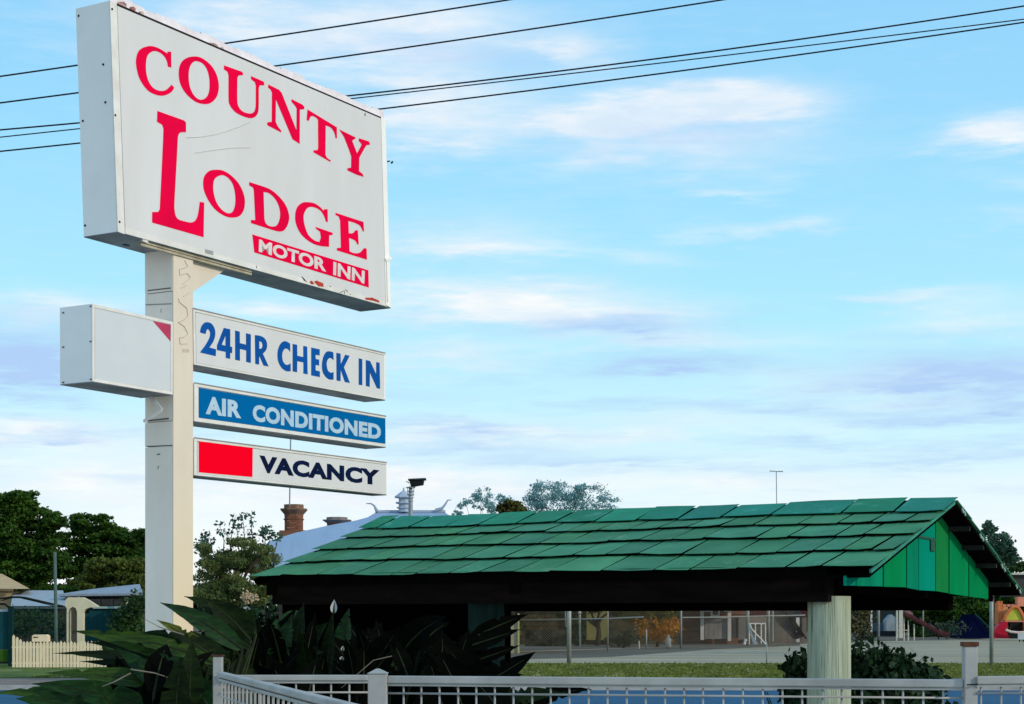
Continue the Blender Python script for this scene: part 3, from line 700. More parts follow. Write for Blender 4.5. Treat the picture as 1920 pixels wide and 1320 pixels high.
# dark underlay of both slopes
KLx = rp(tE, 1)
MB().beam(KR + E * .03 - Z * .012, KLx - Z * .012, .07, .075).build('ridge_board', black, sh)
MB().beam(rp(tE - .02, .0, -.012), rp(tE - .02, .985, -.012), .035, .045, nrm).build('verge_board', black, sh)
KL = rp(tE, 1); EL = rp(tE, 0); down = FR_ - KR; nr2 = down.cross(E).normalized()
if nr2.z < 0: nr2 = -nr2
c = [ER + E * .03 - nrm * .045 + upn * .03, EL - nrm * .045 + upn * .03, KL - nrm * .045, KR + E * .03 - nrm * .045]
MB().hexa(c, [p - nrm * .025 for p in c]).build('near_decking', black, sh)
tb = tE
c = [KR - Z * .01, KR + E * tK - Z * .01, KR + E * tK + down - E * .3, KR + down]
MB().hexa([p + nr2 * .0 for p in c], [p - nr2 * .03 for p in c]).build('far_decking', black, sh)
fs = [.0, .2, .4, .6, .8, 1.0]
for i in range(5):
    a0, a1 = fs[i], fs[i + 1]; t = -.02
    while t < tK:
        t1 = min(t + R.uniform(.7, 1.1), tK)
        q = [KR + down * (a0 - .02 * (i > 0)) + E * t + nr2 * .012, KR + down * a1 + E * t + nr2 * .032, KR + down * a1 + E * (t1 - .012) + nr2 * .032, KR + down * (a0 - .02 * (i > 0)) + E * (t1 - .012) + nr2 * .012]
        q = [p + nr2 * .003 * (i % 2) for p in q]
        MB().hexa(q, [p - nr2 * .010 for p in q]).build('shingle', shing, sh); t = t1
for a in (.22, .42, .62, .84):
    A = KR + down * a - nr2 * .055; MB().beam(A + E * .01, A + E * tK, .04, .05).build('purlin', mat('weathered_purlin', (.03, .032, .03), (.015, .016, .015), 6, .8), sh)
# ragged verge paint chips along the far edge
for a in (.07, .1, .33, .36, .66, .7, .9, .96):
    p = KR + down * a - E * .012; MB().beam(p + nr2 * .0, p + nr2 * .01 - down.normalized() * -.05 - Z * .03, .02, .012, N).build('paint_flake', mat('pale_flake', (.35, .50, .45), None, 9, .7), sh)
# near verge rafter and fascia
MB().beam(ER + E * .012 - nrm * .012 + upn * .02, KR + E * .012 - nrm * .012, .02, .03, nrm).build('verge_rafter', mat('green_verge', (.03, .24, .17), (.02, .16, .12), 5, .6), sh)
# gable boards, on a plane set back from the verge
GP = ER + E * .235


def gpt(px, py, off=0): return on_plane(px, py, GP, off)


# underside line of near slope on that plane, and of far slope
gl_ = lambda px: (1068 + (968 - 1068) * (px - 1600) / (1755 - 1600) if px < 1755 else 968 + (1104 - 968) * (px - 1755) / (1856 - 1755))
bds = [(1585, 1604.5, 3, 1098, 1098), (1606, 1655, 0, 1098.5, 1099.5), (1657.5, 1699, 1, 1100, 1101), (1701, 1722, 0, 1102, 1106), (1723, 1753.5, 3, 1106.5, 1108), (1755, 1778.5, 2, 1108, 1112),
       (1780.5, 1815.5, 1, 1113, 1118), (1817.5, 1853, 1, 1118.5, 1123)]
for i, (xa, xb, ci, ya, yb) in enumerate(bds):
    n_ = max(2, int((xb - xa) / 8)); topl = []
    for j in range(n_ + 1):
        x = xa + (xb - xa) * j / n_; topl.append(gpt(x, gl_(x) - 8, .004 * (i % 3)))
    ring = [gpt(xa, ya, .004 * (i % 3)), gpt(xb, yb, .004 * (i % 3))] + topl[::-1]
    # keep the tops under the roof slopes
    for q in ring[2:]:
        s_ = (q - GP).dot(U); s_k = (KR - ER).dot(U)
        zn = ER.z + (KR.z - ER.z) * s_ / s_k - .05 if s_ < s_k else KR.z + (FR_.z - KR.z) * (s_ - s_k) / ((FR_ - KR).dot(U)) - .04
        q.z = min(q.z, zn) if s_ > 0 else min(q.z, ER.z - .02)
        if s_ > s_k: q.z = zn
        elif s_ > 0: q.z = zn
    MB().hexa(ring, [p - N * .018 for p in ring]).build('gable_board', gab[ci], sh)
for x in (1605.2, 1656.2, 1700, 1722.6, 1754.2, 1779.5, 1816.5):
    yb = 1098 + max(0, (x - 1700) * .16); yt = max(gl_(x) + 2, 975)
    A, B = gpt(x, yb - 1, .0), gpt(x, yt, .0); MB().beam(A - N * .012, B - N * .012, .012, .012, U).build('board_gap', black, sh)
prism_g = [gpt(1712, 1002, .018), gpt(1755, 1010, .018), gpt(1755, 1014, .018), gpt(1712, 1006, .018)]
MB().hexa(prism_g, [p - N * .01 for p in prism_g]).build('batten', mat('dark_green_batten', (.015, .08, .05), None, 5, .6), sh)
prism_g = [gpt(1746, 1012, .02), gpt(1754, 1013, .02), gpt(1754, 1034, .02), gpt(1746, 1033, .02)]
MB().hexa(prism_g, [p - N * .012 for p in prism_g]).build('batten', mat('dark_green_batten', (.015, .08, .05)), sh)
# beams: plates along both eaves, ties across
zb = 1.75
pl0 = ER + E * .42 + U * .16; pl0.z = 0
LEN = tE - .6
dkb = mat('shade_dark_brown', (.009, .005, .0035), (.003, .002, .0015), 2, .9, bump=.4, stretch=(1, 1, 6), spec=.05)  # eave beam brown, darkened to carry the shade below the roof
bm = lambda a, b, w, h, nm, mt=black: MB().beam(a, b, w, h).build(nm, mt, sh, bevel=.006)
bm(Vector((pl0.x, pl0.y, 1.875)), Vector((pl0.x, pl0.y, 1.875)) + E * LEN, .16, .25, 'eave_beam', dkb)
bm(Vector((pl0.x, pl0.y, 2.02)) - U * .10, Vector((pl0.x, pl0.y, 2.02)) - U * .10 + E * LEN, .03, .10, 'fascia_board')
fl2 = pl0 + U * 3.75
bm(Vector((fl2.x, fl2.y, 1.80)), Vector((fl2.x, fl2.y, 1.80)) + E * LEN, .16, .22, 'eave_beam')
for t in (.0, LEN / 2, LEN - .1):
    A = pl0 + E * (t + .1); bm(Vector((A.x, A.y, 1.93)) - U * .1, Vector((A.x, A.y, 1.88)) + U * 3.9, .12, .16, 'tie_beam')
for t in np.linspace(.3, LEN, 11):
    A = ER + E * float(t) + upn * .06 - nrm * .11; B = ER + E * float(t) + up * .99 - nrm * .11; MB().beam(A, B, .04, .07, nrm).build('rafter', black, sh)
    A = KR + E * float(t) - nr2 * .1; MB().beam(A, A + down * .97, .04, .06, nr2).build('rafter', black, sh)
bm(KR - Z * .13 + E * .3, KR - Z * .13 + E * (tK - .1), .08, .12, 'ridge_beam')
# low dark lining under the beam, as deep as the photo's black band
lin = [Vector((pl0.x, pl0.y, 0)) + U * .12, Vector((pl0.x, pl0.y, 0)) + U * .12 + E * LEN]
# log columns
def log(px, py_top, Y, r, mt, seed):
    c = pt(px, HY, Y); zt_ = H - (py_top - HY) / F * Y; m = MB(); n = 28; i0 = 0; nz_ = 14
    for k in range(nz_ + 1):
        z = zt_ * k / nz_
        for j in range(n):
            a = 2 * math.pi * j / n
            rr = r * (1 + .06 * (1 - k / nz_)) * (1 + .03 * noise.noise(Vector((math.cos(a) * 2, math.sin(a) * 2, z * .7 + seed))) + .012 * math.sin(a * 9 + seed))
            m.v.append(Vector((c.x + rr * math.cos(a), c.y + rr * math.sin(a), z)))
    for k in range(nz_):
        for j in range(n):
            a = k * n + j; b = k * n + (j + 1) % n; m.f.append((a, b, b + n, a + n))
    m.f.append(tuple(nz_ * n + j for j in range(n)))
    return m.build('log_column', mt, sh, smooth=True)


cY = pl0.y + (E * .45).y
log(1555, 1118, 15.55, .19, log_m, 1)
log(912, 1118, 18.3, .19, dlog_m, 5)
log(1480, 1118, 21.5, .17, black, 8) if False else None
# added near-black screen boards, standing in for the shade under the left half
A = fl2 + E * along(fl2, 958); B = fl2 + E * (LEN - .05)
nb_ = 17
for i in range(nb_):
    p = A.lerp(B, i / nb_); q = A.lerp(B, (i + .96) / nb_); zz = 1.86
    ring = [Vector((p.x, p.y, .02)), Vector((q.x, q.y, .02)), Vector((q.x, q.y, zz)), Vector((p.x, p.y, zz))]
    MB().hexa(ring, [v - U * .025 for v in ring]).build('shade_screen_board', black, sh)
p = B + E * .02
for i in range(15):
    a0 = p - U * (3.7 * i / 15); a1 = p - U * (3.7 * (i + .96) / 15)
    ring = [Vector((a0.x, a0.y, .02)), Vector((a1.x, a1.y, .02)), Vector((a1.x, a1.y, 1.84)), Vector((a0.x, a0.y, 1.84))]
    MB().hexa(ring, [v - E * .025 for v in ring]).build('shade_screen_board', black, sh)

# ================================================================== POWER LINES
wire_m = mat('black_cable', (.015, .02, .03), None, 3, .6)
for i, (pts_, lab) in enumerate(((((0, 143), (145, 123), (412, 82), (700, 40), (950, 0)), 'topmost black cable, leaving the top of the sky first'),
                     (((0, 193), (148, 174), (500, 125), (925, 66), (1350, 0)), 'second black cable from the top, above a cluster of three'),
                     (((0, 243), (150, 230), (635, 184), (1000, 139), (1300, 99), (1920, 12)), 'upper cable of the lowest bunch of three cables'),
                     (((0, 258), (150, 240), (635, 188), (1000, 146), (1400, 99), (1920, 36)), 'thin middle cable of the lowest bunch of three'),
                     (((0, 284), (150, 268), (685, 207), (1000, 170), (1520, 99), (1920, 42)), 'lowest black cable crossing behind the pylon board'))):
    xs = np.array([p[0] for p in pts_], float); ys = np.array([p[1] for p in pts_], float)
    co = np.polyfit(xs, ys, 2); Yd = 31 + i * .5
    P = [pt(x, float(np.polyval(co, x)), Yd) for x in np.linspace(-1500, 3400, 70)]
    o = MB().tube(P, .011 if i == 3 else .0145, 6).build('power_line', wire_m, smooth=True); tag(o, lab, 'cable', 'power lines across the sky')

# ================================================================== FRONT FENCE
def fy(px): return 6.9 * 108 / (108 + 7 * (px - 727) / 1073)


def fence_panel(x0, x1, y_top, thick, wires, label, Yf, wire_y, bx0=None):
    pa = empty('mesh_fence_panel', Vector((pt(x0, HY, Yf(x0)).x, Yf(x0), 0)), label, 'fence', 'grey mesh fence along the footpath')
    A0 = pt(x0, y_top(x0), Yf(x0)); A1 = pt(x1, y_top(x1), Yf(x1)); h = thick / F * 6.9
    A0 -= Z * h / 2; A1 -= Z * h / 2
    MB().beam(A0, A1, .035, h).build('top_rail', galv, pa, bevel=.004)
    MB().beam(A0 - Z * (h * .5 + .006), A1 - Z * (h * .5 + .006), .02, .009).build('rail_channel', galv, pa)
    for x in wires:
        t = pt(x, y_top(x) + thick + 1, Yf(x)); MB().tube([Vector((t.x, t.y, t.z)), Vector((t.x, t.y, .08))], .0042, 6).build('upright_wire', galv, pa, smooth=True)
    for wy in wire_y:
        p = pt(x0, wy, Yf(x0)); q = pt(x1, wy, Yf(x1)); q.z = p.z; d_ = Vector((0, -.0085, 0))
        MB().tube([p + d_, q + d_], .0042, 6).build('cross_wire', galv, pa, smooth=True)
    return pa


wl_ = [455, 489, 522, 555, 588, 620.7, 655]
wr_ = [756.7, 790, 824, 859, 893, 927.7, 962.7, 997.8, 1032.5, 1067.6, 1103.5, 1139, 1175, 1210.5, 1246.8, 1282.5, 1318, 1356, 1392.6, 1430, 1467, 1504, 1542, 1578, 1616, 1655, 1693, 1731, 1768.6]
fence_panel(418, 690, lambda x: 1265.5, 11, wl_, 'left panel of grey mesh fence, in front of the big leaves', lambda x: 7.1, (1298, 1335, 1372, 1409, 1446, 1483, 1520))
fence_panel(727, 1806, lambda x: 1267 + 7 * (x - 727) / 1073, 14, wr_, 'long middle panel of grey mesh fence in front of the log column', fy, (1299.5, 1338, 1376, 1414, 1452, 1490, 1528))
fence_panel(1830, 2300, lambda x: 1268 - 5 * (x - 1830) / 90 if x < 1925 else 1263, 14, [1839, 1877, 1914, 1951, 1988, 2025, 2062, 2100, 2138, 2176, 2214, 2252, 2290], 'right panel of grey mesh fence beyond the rusty-capped post', lambda x: 6.45, (1299, 1338, 1376, 1414, 1452, 1490, 1528))


def post(xc, y_top, wpx, Y, cap, label, hcap=.02):
    c = pt(xc, y_top, Y); w = wpx / F * Y
    e = empty('fence_post', (c.x, c.y, 0), label, 'post', 'posts of the grey front fence')
    MB().box(c.x - w / 2, c.x + w / 2, Y - w / 2, Y + w / 2, -.1, c.z).build('post_shaft', galv, e, bevel=.003)
    m = MB(); k = w / 2 + .004
    if cap == 'rust': m.box(c.x - k, c.x + k * .98, Y - k, Y + k, c.z + .0005, c.z + (.017 if wpx > 20 else .007))
    else:
        m.hexa([(c.x - k, Y - k, c.z + .001), (c.x + k, Y - k, c.z + .001), (c.x + k, Y + k, c.z + .001), (c.x - k, Y + k, c.z + .001)], [(c.x - .006, Y - .006, c.z + hcap), (c.x + .006, Y - .006, c.z + hcap), (c.x + .006, Y + .006, c.z + hcap), (c.x - .006, Y + .006, c.z + hcap)])
    m.build('post_cap', rust_cap if cap == 'rust' else galv, e)
    return e, c


post(708.5, 1263, 35, 6.9, 'peak', 'thick grey square fence post with peaked cap below the dark leaves')
e, c = post(1818, 1212, 24, 6.47, 'rust', 'tall slim grey fence post with rusty brown cap')
MB().beam((c.x - .02, 6.43, 1.6 - (1284 - HY) / F * 6.43), (c.x + .02, 6.43, 1.6 - (1283 - HY) / F * 6.43), .008, .005).build('cable_tie', dark_line, e)
e, c = post(409, 1231, 17, 7.12, 'rust', 'thin grey corner post with rusty cap beside the big leaves')
MB().box(c.x + .019, c.x + .027, 7.1, 7.13, c.z - .13, c.z - .07).build('hinge', galv, e)
# side fence running towards the viewer
A = pt(414, 1264, 7.08); B = pt(650, 1326, 4.5); A.z = 1.372; B.z = 1.372
sf = empty('picket_railing', (A.x, A.y, 0), 'grey railing of close upright bars running from the corner post towards the viewer', 'railing')
d = (B - A); d2 = A + d * 1.5
MB().beam(A, d2, .034, .020).build('top_rail', galv, sf, bevel=.004)
MB().beam(A - Z * .022, d2 - Z * .022, .022, .012).build('under_rail', galv, sf, bevel=.003)
MB().tube([A - Z * .085 + Vector((-.012, 0, 0)), d2 - Z * .085 + Vector((-.012, 0, 0))], .0035, 6).build('cross_wire', galv, sf)
nn_ = 38
for i in range(nn_):
    p = A.lerp(d2, (i + .4) / nn_); MB().box(p.x - .0032, p.x + .0032, p.y - .008, p.y + .008, .1, p.z - .029).build('bar', galv, sf)

# ================================================================== BIG-LEAVED PLANTS
leafd = [mat('dark_leaf', (.010, .024, .003), (.002, .007, .002), 9, .6, transl=.1, stretch=(1, 3, 5), spec=.1),
         mat('deep_green_leaf', (.012, .050, .008), (.003, .016, .003), 9, .5, transl=.15, stretch=(1, 3, 5), spec=.15),
         mat('mid_green_leaf', (.040, .085, .008), (.008, .025, .003), 8, .5, transl=.2, stretch=(1, 3, 6), spec=.15, spots=(.10, .11, .02), spot_scale=7, spot_thr=.62),
         mat('yellowing_leaf', (.12, .14, .018), (.03, .05, .008), 9, .5, transl=.25, stretch=(1, 1, 3)),
         mat('shade_black_leaf', (.0022, .0030, .0018), (.0012, .0016, .001), 5, .8, stretch=(1, 1, 4), spec=.03)]  # last leaf tone is near black: shade among the plants put into the colour
stem_m = mat('leaf_stalk', (.022, .035, .010), (.012, .018, .006), 8, .6)
twig_m = mat('dry_stalk', (.26, .23, .17), (.15, .12, .09), 10, .8)


def leaf(parent, base, tip, w, mt, root=None, arch=.12, face=None, fold=.25, tears=2, seed=0):
    """a long paddle leaf on its own midrib, split edges, with a stalk down to the root"""
    r = random.Random(seed); d = tip - base; L = d.length; ctrl = (base + tip) / 2 + Z * (arch * L)
    n = 26; m = MB(); fc = face or Vector((r.uniform(-.5, .5), -1, r.uniform(.1, .9)))
    cuts = {r.randint(3, n - 3): r.uniform(.25, .7) for _ in range(tears)}
    rows_ = []
    for i in range(n + 1):
        t = i / n; p = base * (1 - t) ** 2 + ctrl * 2 * t * (1 - t) + tip * t * t
        tn = ((ctrl - base) * (1 - t) + (tip - ctrl) * t).normalized(); sd_ = tn.cross(fc).normalized(); nm = sd_.cross(tn).normalized()
        prof = (math.sin(math.pi * min(1, t * .96 + .04) ** .72) ** 1.05) if 0 < t < 1 else .02
        wl2 = w / 2 * max(prof, .03); wv = .07 * wl2 * math.sin(i * 1.3 + seed) + .05 * wl2 * (i % 2); el_ = wl2 * (1 - cuts.get(i, 0)); er_ = wl2 * (1 - cuts.get(n - i, 0))
        rows_.append([p + sd_ * el_ - nm * (-fold * el_) + nm * wv, p + sd_ * el_ * .5 + nm * (fold * .35 * el_ + .06 * wl2 * (i % 2)), p, p - sd_ * er_ * .5 + nm * (fold * .35 * er_ + .06 * wl2 * (i % 2)), p - sd_ * er_ + nm * fold * er_ - nm * wv])
    for rw in rows_: m.v += rw
    for i in range(n):
        for j in range(4): a = i * 5 + j; m.f.append((a, a + 1, a + 6, a + 5))
    lf = m.build('leaf', mt, parent, smooth=True)
    rib = MB().tube([base.lerp(ctrl, 0), base * .49 + ctrl * .42 + tip * .09, base * .25 + ctrl * .5 + tip * .25, base * .04 + ctrl * .32 + tip * .64], [.009, .007, .005, .002], 5)
    rib.build('midrib', stem_m, lf)
    if root is not None:
        mid = (root + base) / 2 + Z * .05; MB().tube([root, root * .25 + mid * .5 + base * .25, base], [.014, .011, .009], 6).build('stalk', stem_m, parent)
    return lf


def plant(px, Y, label, given, rnd_n, box, seed, mats, wr=(.18, .34), Yr=(-.8, .8)):
    r = random.Random(seed); c = pt(px, HY, Y); root = Vector((c.x, c.y, 0))
    e = empty('giant_leaf_plant', root, label, 'plant', 'big-leaved plants behind the fence')
    s = seed * 100
    for (bx_, by_, tx, ty, w, mi, dy, ar) in given:
        s += 1; leaf(e, pt(bx_, by_, Y + dy), pt(tx, ty, Y + dy - .05), w / F * Y, leafd[mi], root + Vector((r.uniform(-.08, .08), r.uniform(-.08, .08), .0)), ar, seed=s)
    for i in range(rnd_n):
        s += 1; x0, y0, x1, y1 = box; tx = r.uniform(x0, x1); ty = r.uniform(y0, y1); dy = r.uniform(*Yr)
        L = r.uniform(90, 190) * 10 / Y; a = math.atan2((1400 - ty) * .8, (px - tx)) + r.uniform(-.5, .5); bx_ = tx + math.cos(a) * L; by_ = ty + math.sin(a) * L
        leaf(e, pt(bx_, by_, Y + dy), pt(tx, ty, Y + dy + r.uniform(-.3, .3)), r.uniform(*wr), leafd[r.choice(mats)], root + Vector((r.uniform(-.15, .15), r.uniform(-.15, .15), 0)), r.uniform(.02, .22), seed=s, tears=r.randint(0, 4))
    return e


p1 = plant(330, 10.0, 'big-leaved plant with long arching leaves in front of the pylon foot',
      [(390, 1250, 135, 1183, 40, 2, -.4, .08), (420, 1262, 165, 1205, 44, 0, -.35, .08), (405, 1245, 190, 1192, 30, 2, -.45, .1), (420, 1275, 100, 1225, 34, 0, -.2, .08), (395, 1275, 150, 1240, 30, 0, -.3, .05), (340, 1292, 85, 1262, 40, 2, -.5, .06), (430, 1240, 240, 1192, 52, 0, -.1, .12), (455, 1218, 300, 1130, 42, 1, .2, .10), (470, 1215, 330, 1150, 34, 0, .25, .12), (480, 1190, 345, 1118, 34, 0, .35, .12),
       (400, 1232, 293, 1162, 26, 3, -.15, .08), (410, 1240, 320, 1185, 34, 0, -.25, .08), (280, 1318, -20, 1300, 42, 2, -.4, .05), (300, 1335, 60, 1282, 46, 1, -.6, .08), (360, 1320, 190, 1262, 60, 0, -.2, .1), (430, 1290, 270, 1228, 66, 0, 0, .1),
       (345, 1322, 272, 1290, 30, 3, -.6, .02), (440, 1300, 300, 1255, 60, 0, -.3, .1), (200, 1340, 30, 1310, 50, 1, -.6, .06), (470, 1200, 385, 1122, 56, 0, .3, .1), (420, 1310, 210, 1290, 50, 0, -.35, .1),
       (380, 1300, 190, 1215, 58, 0, .1, .1), (350, 1340, 130, 1292, 56, 0, -.2, .05), (470, 1290, 330, 1190, 80, 0, .35, .1), (400, 1345, 250, 1300, 70, 0, .1, .1)],
      60, (170, 1195, 430, 1315), 1, [0, 0, 4, 4, 1], (.06, .17))
p2 = plant(500, 11.5, 'dark big-leaved plant between the pylon and the shelter, with upright leaves',
      [(515, 1268, 548, 1152, 52, 1, -.3, .0), (535, 1290, 520, 1165, 44, 1, -.2, .0), (500, 1270, 455, 1140, 70, 0, .1, .0), (560, 1300, 590, 1170, 60, 0, .2, .0), (470, 1290, 430, 1165, 70, 1, .3, .05),
       (540, 1280, 570, 1130, 60, 0, .5, .05), (470, 1250, 415, 1150, 60, 0, .4, 0)],
      80, (370, 1135, 640, 1300), 2, [0, 4, 4, 4, 4, 1], (.10, .24))
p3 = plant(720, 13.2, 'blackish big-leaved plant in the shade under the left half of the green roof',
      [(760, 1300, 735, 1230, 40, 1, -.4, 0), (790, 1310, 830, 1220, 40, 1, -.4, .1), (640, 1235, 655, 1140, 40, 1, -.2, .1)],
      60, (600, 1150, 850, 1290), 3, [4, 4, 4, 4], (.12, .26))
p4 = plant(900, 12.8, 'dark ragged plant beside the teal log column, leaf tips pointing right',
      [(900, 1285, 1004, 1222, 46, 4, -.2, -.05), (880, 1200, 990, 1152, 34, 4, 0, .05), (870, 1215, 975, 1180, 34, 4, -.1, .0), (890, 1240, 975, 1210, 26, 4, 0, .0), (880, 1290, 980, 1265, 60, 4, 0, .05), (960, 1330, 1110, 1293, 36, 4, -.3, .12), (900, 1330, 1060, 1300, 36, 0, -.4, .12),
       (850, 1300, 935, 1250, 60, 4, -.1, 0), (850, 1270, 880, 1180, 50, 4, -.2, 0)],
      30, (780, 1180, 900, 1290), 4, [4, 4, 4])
# pale dead stalks
for i, (pa, pb, pc) in enumerate((((270, 1160), (300, 1176), (345, 1190)), ((640, 1290), (700, 1238), (735, 1230)), ((185, 1290), (215, 1278), (245, 1262)), ((330, 1275), (290, 1262), (245, 1255)), ((565, 1185), (567, 1215), (571, 1242)))):
    m = MB(); Yd = 9.2 if pa[0] < 500 else 11.4; m.tube([pt(*pa, Yd), pt(*pb, Yd), pt(*pc, Yd)], [.0015, .003, .004], 5); m.build('dead_stalk', twig_m, (p1, p2, p1, p1, p2)[i])
# tan flower head and white petals
fe = MB(); g_ = random.Random(5)
for i in range(80):
    a = pt(465 + g_.gauss(0, 7), 1120 + g_.gauss(0, 5), 10.9 + g_.uniform(-.06, .06)); fe.lathe(a, [(.003, -.006), (.008, 0), (.003, .007)], 5)
o = fe.build('flower_head', mat('tan_petals', (.50, .38, .24), (.36, .25, .15), 30, .9), p2); o['kind'] = 'stuff'
MB().tube([pt(468, 1126, 10.9), pt(480, 1180, 11.1), pt(500, 1300, 11.5)], .006, 5).build('flower_stalk', stem_m, p2)
for (x, y, w, h, Yd, pr) in ((626, 1137, 10, 26, 12.4, p3), (642, 1216, 5, 10, 12.0, p3), (641, 1234, 7, 7, 12.0, p3), (464, 1140, 12, 6, 10.6, p2)):
    a, b = pt(x, y + h / 2, Yd), pt(x + 1, y - h / 2, Yd); leaf(pr, a, b, w / F * Yd * 1.3, mat('white_petal', (.50, .51, .48), None, 8, .6), None, .05, fold=.4, tears=0, seed=int(x)).name = 'petal'

# bushes by the log column
bush_m = mat('dark_bush_leaf', (.020, .050, .020), (.008, .022, .010), 2.5, .5, transl=.1)
for nm, lst, Yb, lab in (('low_bush', [(1640, 1262, 50, 42), (1690, 1268, 40, 34), (1735, 1285, 30, 26), (1610, 1290, 40, 50), (1660, 1310, 60, 40), (1735, 1262, 20, 12), (1720, 1320, 50, 30)], 16.4, 'dark glossy bush at the right foot of the log column'),
                    ('low_bush', [(1492, 1250, 22, 22), (1505, 1270, 26, 22), (1485, 1300, 22, 26), (1515, 1310, 30, 30)], 16.6, 'small dark bush at the left side of the log column')):
    c = pt(lst[0][0], HY, Yb); e = empty(nm, (c.x, c.y, 0), lab, 'bush')
    m = MB(); 
    for k in range(9): a = R.uniform(0, 6.3); m.tube([(c.x, c.y, 0), (c.x + .15 * math.cos(a), c.y + .15 * math.sin(a), .5), (c.x + .3 * math.cos(a), c.y + .2 * math.sin(a), .9)], [.015, .01, .005], 5)
    m.build('stem', stem_m, e)
    cards('foliage', bush_m, e, pclumps(lst, Yb, 1.6, .3), .055, seed=len(lst), aspect=1.6)
    e2 = None

# ================================================================== TREES AND HEDGES
bark = mat('bark', (.06, .045, .035), (.035, .028, .022), 6, .9, bump=.4)
fdark = mat('dark_tree_leaf', (.075, .16, .020), (.018, .055, .010), .8, .7, transl=.3)
folive = mat('olive_tree_leaf', (.12, .15, .025), (.045, .07, .015), .8, .6, transl=.25)
fpale = mat('pale_grey_green_leaf', (.30, .52, .50), (.14, .32, .33), .7, .8, transl=.55)
fmid = mat('mid_tree_leaf', (.05, .10, .025), (.02, .05, .015), .8, .6, transl=.25)


def tree(name, label, px, Y, trunk_top, lst, fm, size, seed, dens=1.0, limbs=6, group=None, tr=.18, flat=.0, aspect=1.5, sub=7, depth=2.0):
    """lst: crown clumps in pixels; each is broken into smaller clumps so that the outline is uneven"""
    c = pt(px, HY, Y); e = empty(name, (c.x, c.y, 0), label, 'tree', group); g_ = random.Random(seed)
    m = MB(); zt_ = H - (trunk_top - HY) / F * Y; m.tube([(c.x, c.y, -.1), (c.x + .1, c.y, zt_ * .5), (c.x, c.y, zt_)], [tr, tr * .8, tr * .5], 8)
    for k in range(min(limbs, len(lst))):
        q = lst[k]; p = pt(q[0], q[1], Y); s0 = Vector((c.x, c.y, zt_ * g_.uniform(.6, .95))); mid = (s0 + p) / 2 + Vector((0, 0, .2)); m.tube([s0, mid, p], [tr * .45, tr * .3, tr * .12], 6)
    m.build('trunk', bark, e, smooth=True)
    out = []
    for q in lst:
        px0, py0, rx, ry = q[:4]
        for j in range(int(sub * 1.9)):
            a = g_.uniform(0, 6.283); rr = g_.random() ** .5 * .85; f = g_.uniform(.12, .38)
            cx_, cy_ = px0 + rx * rr * math.cos(a), py0 + ry * rr * math.sin(a)
            out.append((tuple(pt(cx_, cy_, Y + g_.uniform(-.5, .5) * depth)), (rx * f * Y / F, rx * f * Y / F, ry * f * Y / F * 1.0), max(20, rx * ry * f * f * 2.0 * dens)))
    cards('crown', fm, e, out, size, seed, aspect, flat)
    return e


tree('dark_pine', 'tall dark tree at the left edge behind the tan roofed house', 20, 82, 1060, [(25, 950, 55, 30), (70, 975, 50, 22), (10, 1000, 60, 30), (60, 1020, 60, 26), (5, 1050, 70, 30), (80, 1050, 50, 22), (30, 1085, 80, 22), (-60, 990, 60, 60), (95, 985, 28, 10), (35, 930, 35, 12), (30, 1106, 90, 16), (90, 1108, 60, 14)], fdark, .12, 11, 1.15, tr=.35, sub=13, flat=.45)
tree('dark_pine', 'dark spreading tree between the left tree and the pylon', 200, 86, 1090, [(165, 985, 45, 18), (150, 1010, 50, 18), (200, 1000, 45, 16), (240, 1010, 50, 20), (180, 1040, 60, 24), (250, 1045, 60, 26), (130, 1060, 40, 22), (200, 1075, 80, 22), (145, 972, 16, 8), (190, 972, 22, 8), (262, 1000, 18, 10), (110, 1080, 60, 20), (150, 1106, 80, 16), (250, 1108, 70, 16)], fdark, .12, 12, 1.15, tr=.3, sub=13, flat=.45)
tree('olive_tree', 'olive green leafy tree behind the pylon just left of its foot', 215, 76, 1090, [(190, 1075, 50, 24), (240, 1070, 40, 26), (160, 1092, 50, 14), (262, 1095, 30, 20), (225, 1100, 40, 14)], folive, .11, 13, 2.4, limbs=3)
tree('garden_tree', 'loose olive tree with thin twigs between the pylon and the blue-grey roof', 440, 44, 1090, [(400, 1060, 40, 26), (440, 1045, 40, 24), (485, 1050, 36, 30), (410, 1090, 46, 26), (460, 1085, 50, 28), (500, 1085, 28, 26), (430, 1110, 70, 26), (455, 1018, 30, 12), (380, 1030, 22, 14), (500, 1030, 18, 12), (395, 1120, 50, 26), (490, 1115, 36, 24)], mat('mottled_garden_leaf', (.25, .29, .10), (.06, .095, .025), 2.6, .8, transl=.45, detail=8), .045, 14, 1.15, limbs=10, tr=.10, sub=12, flat=.2)
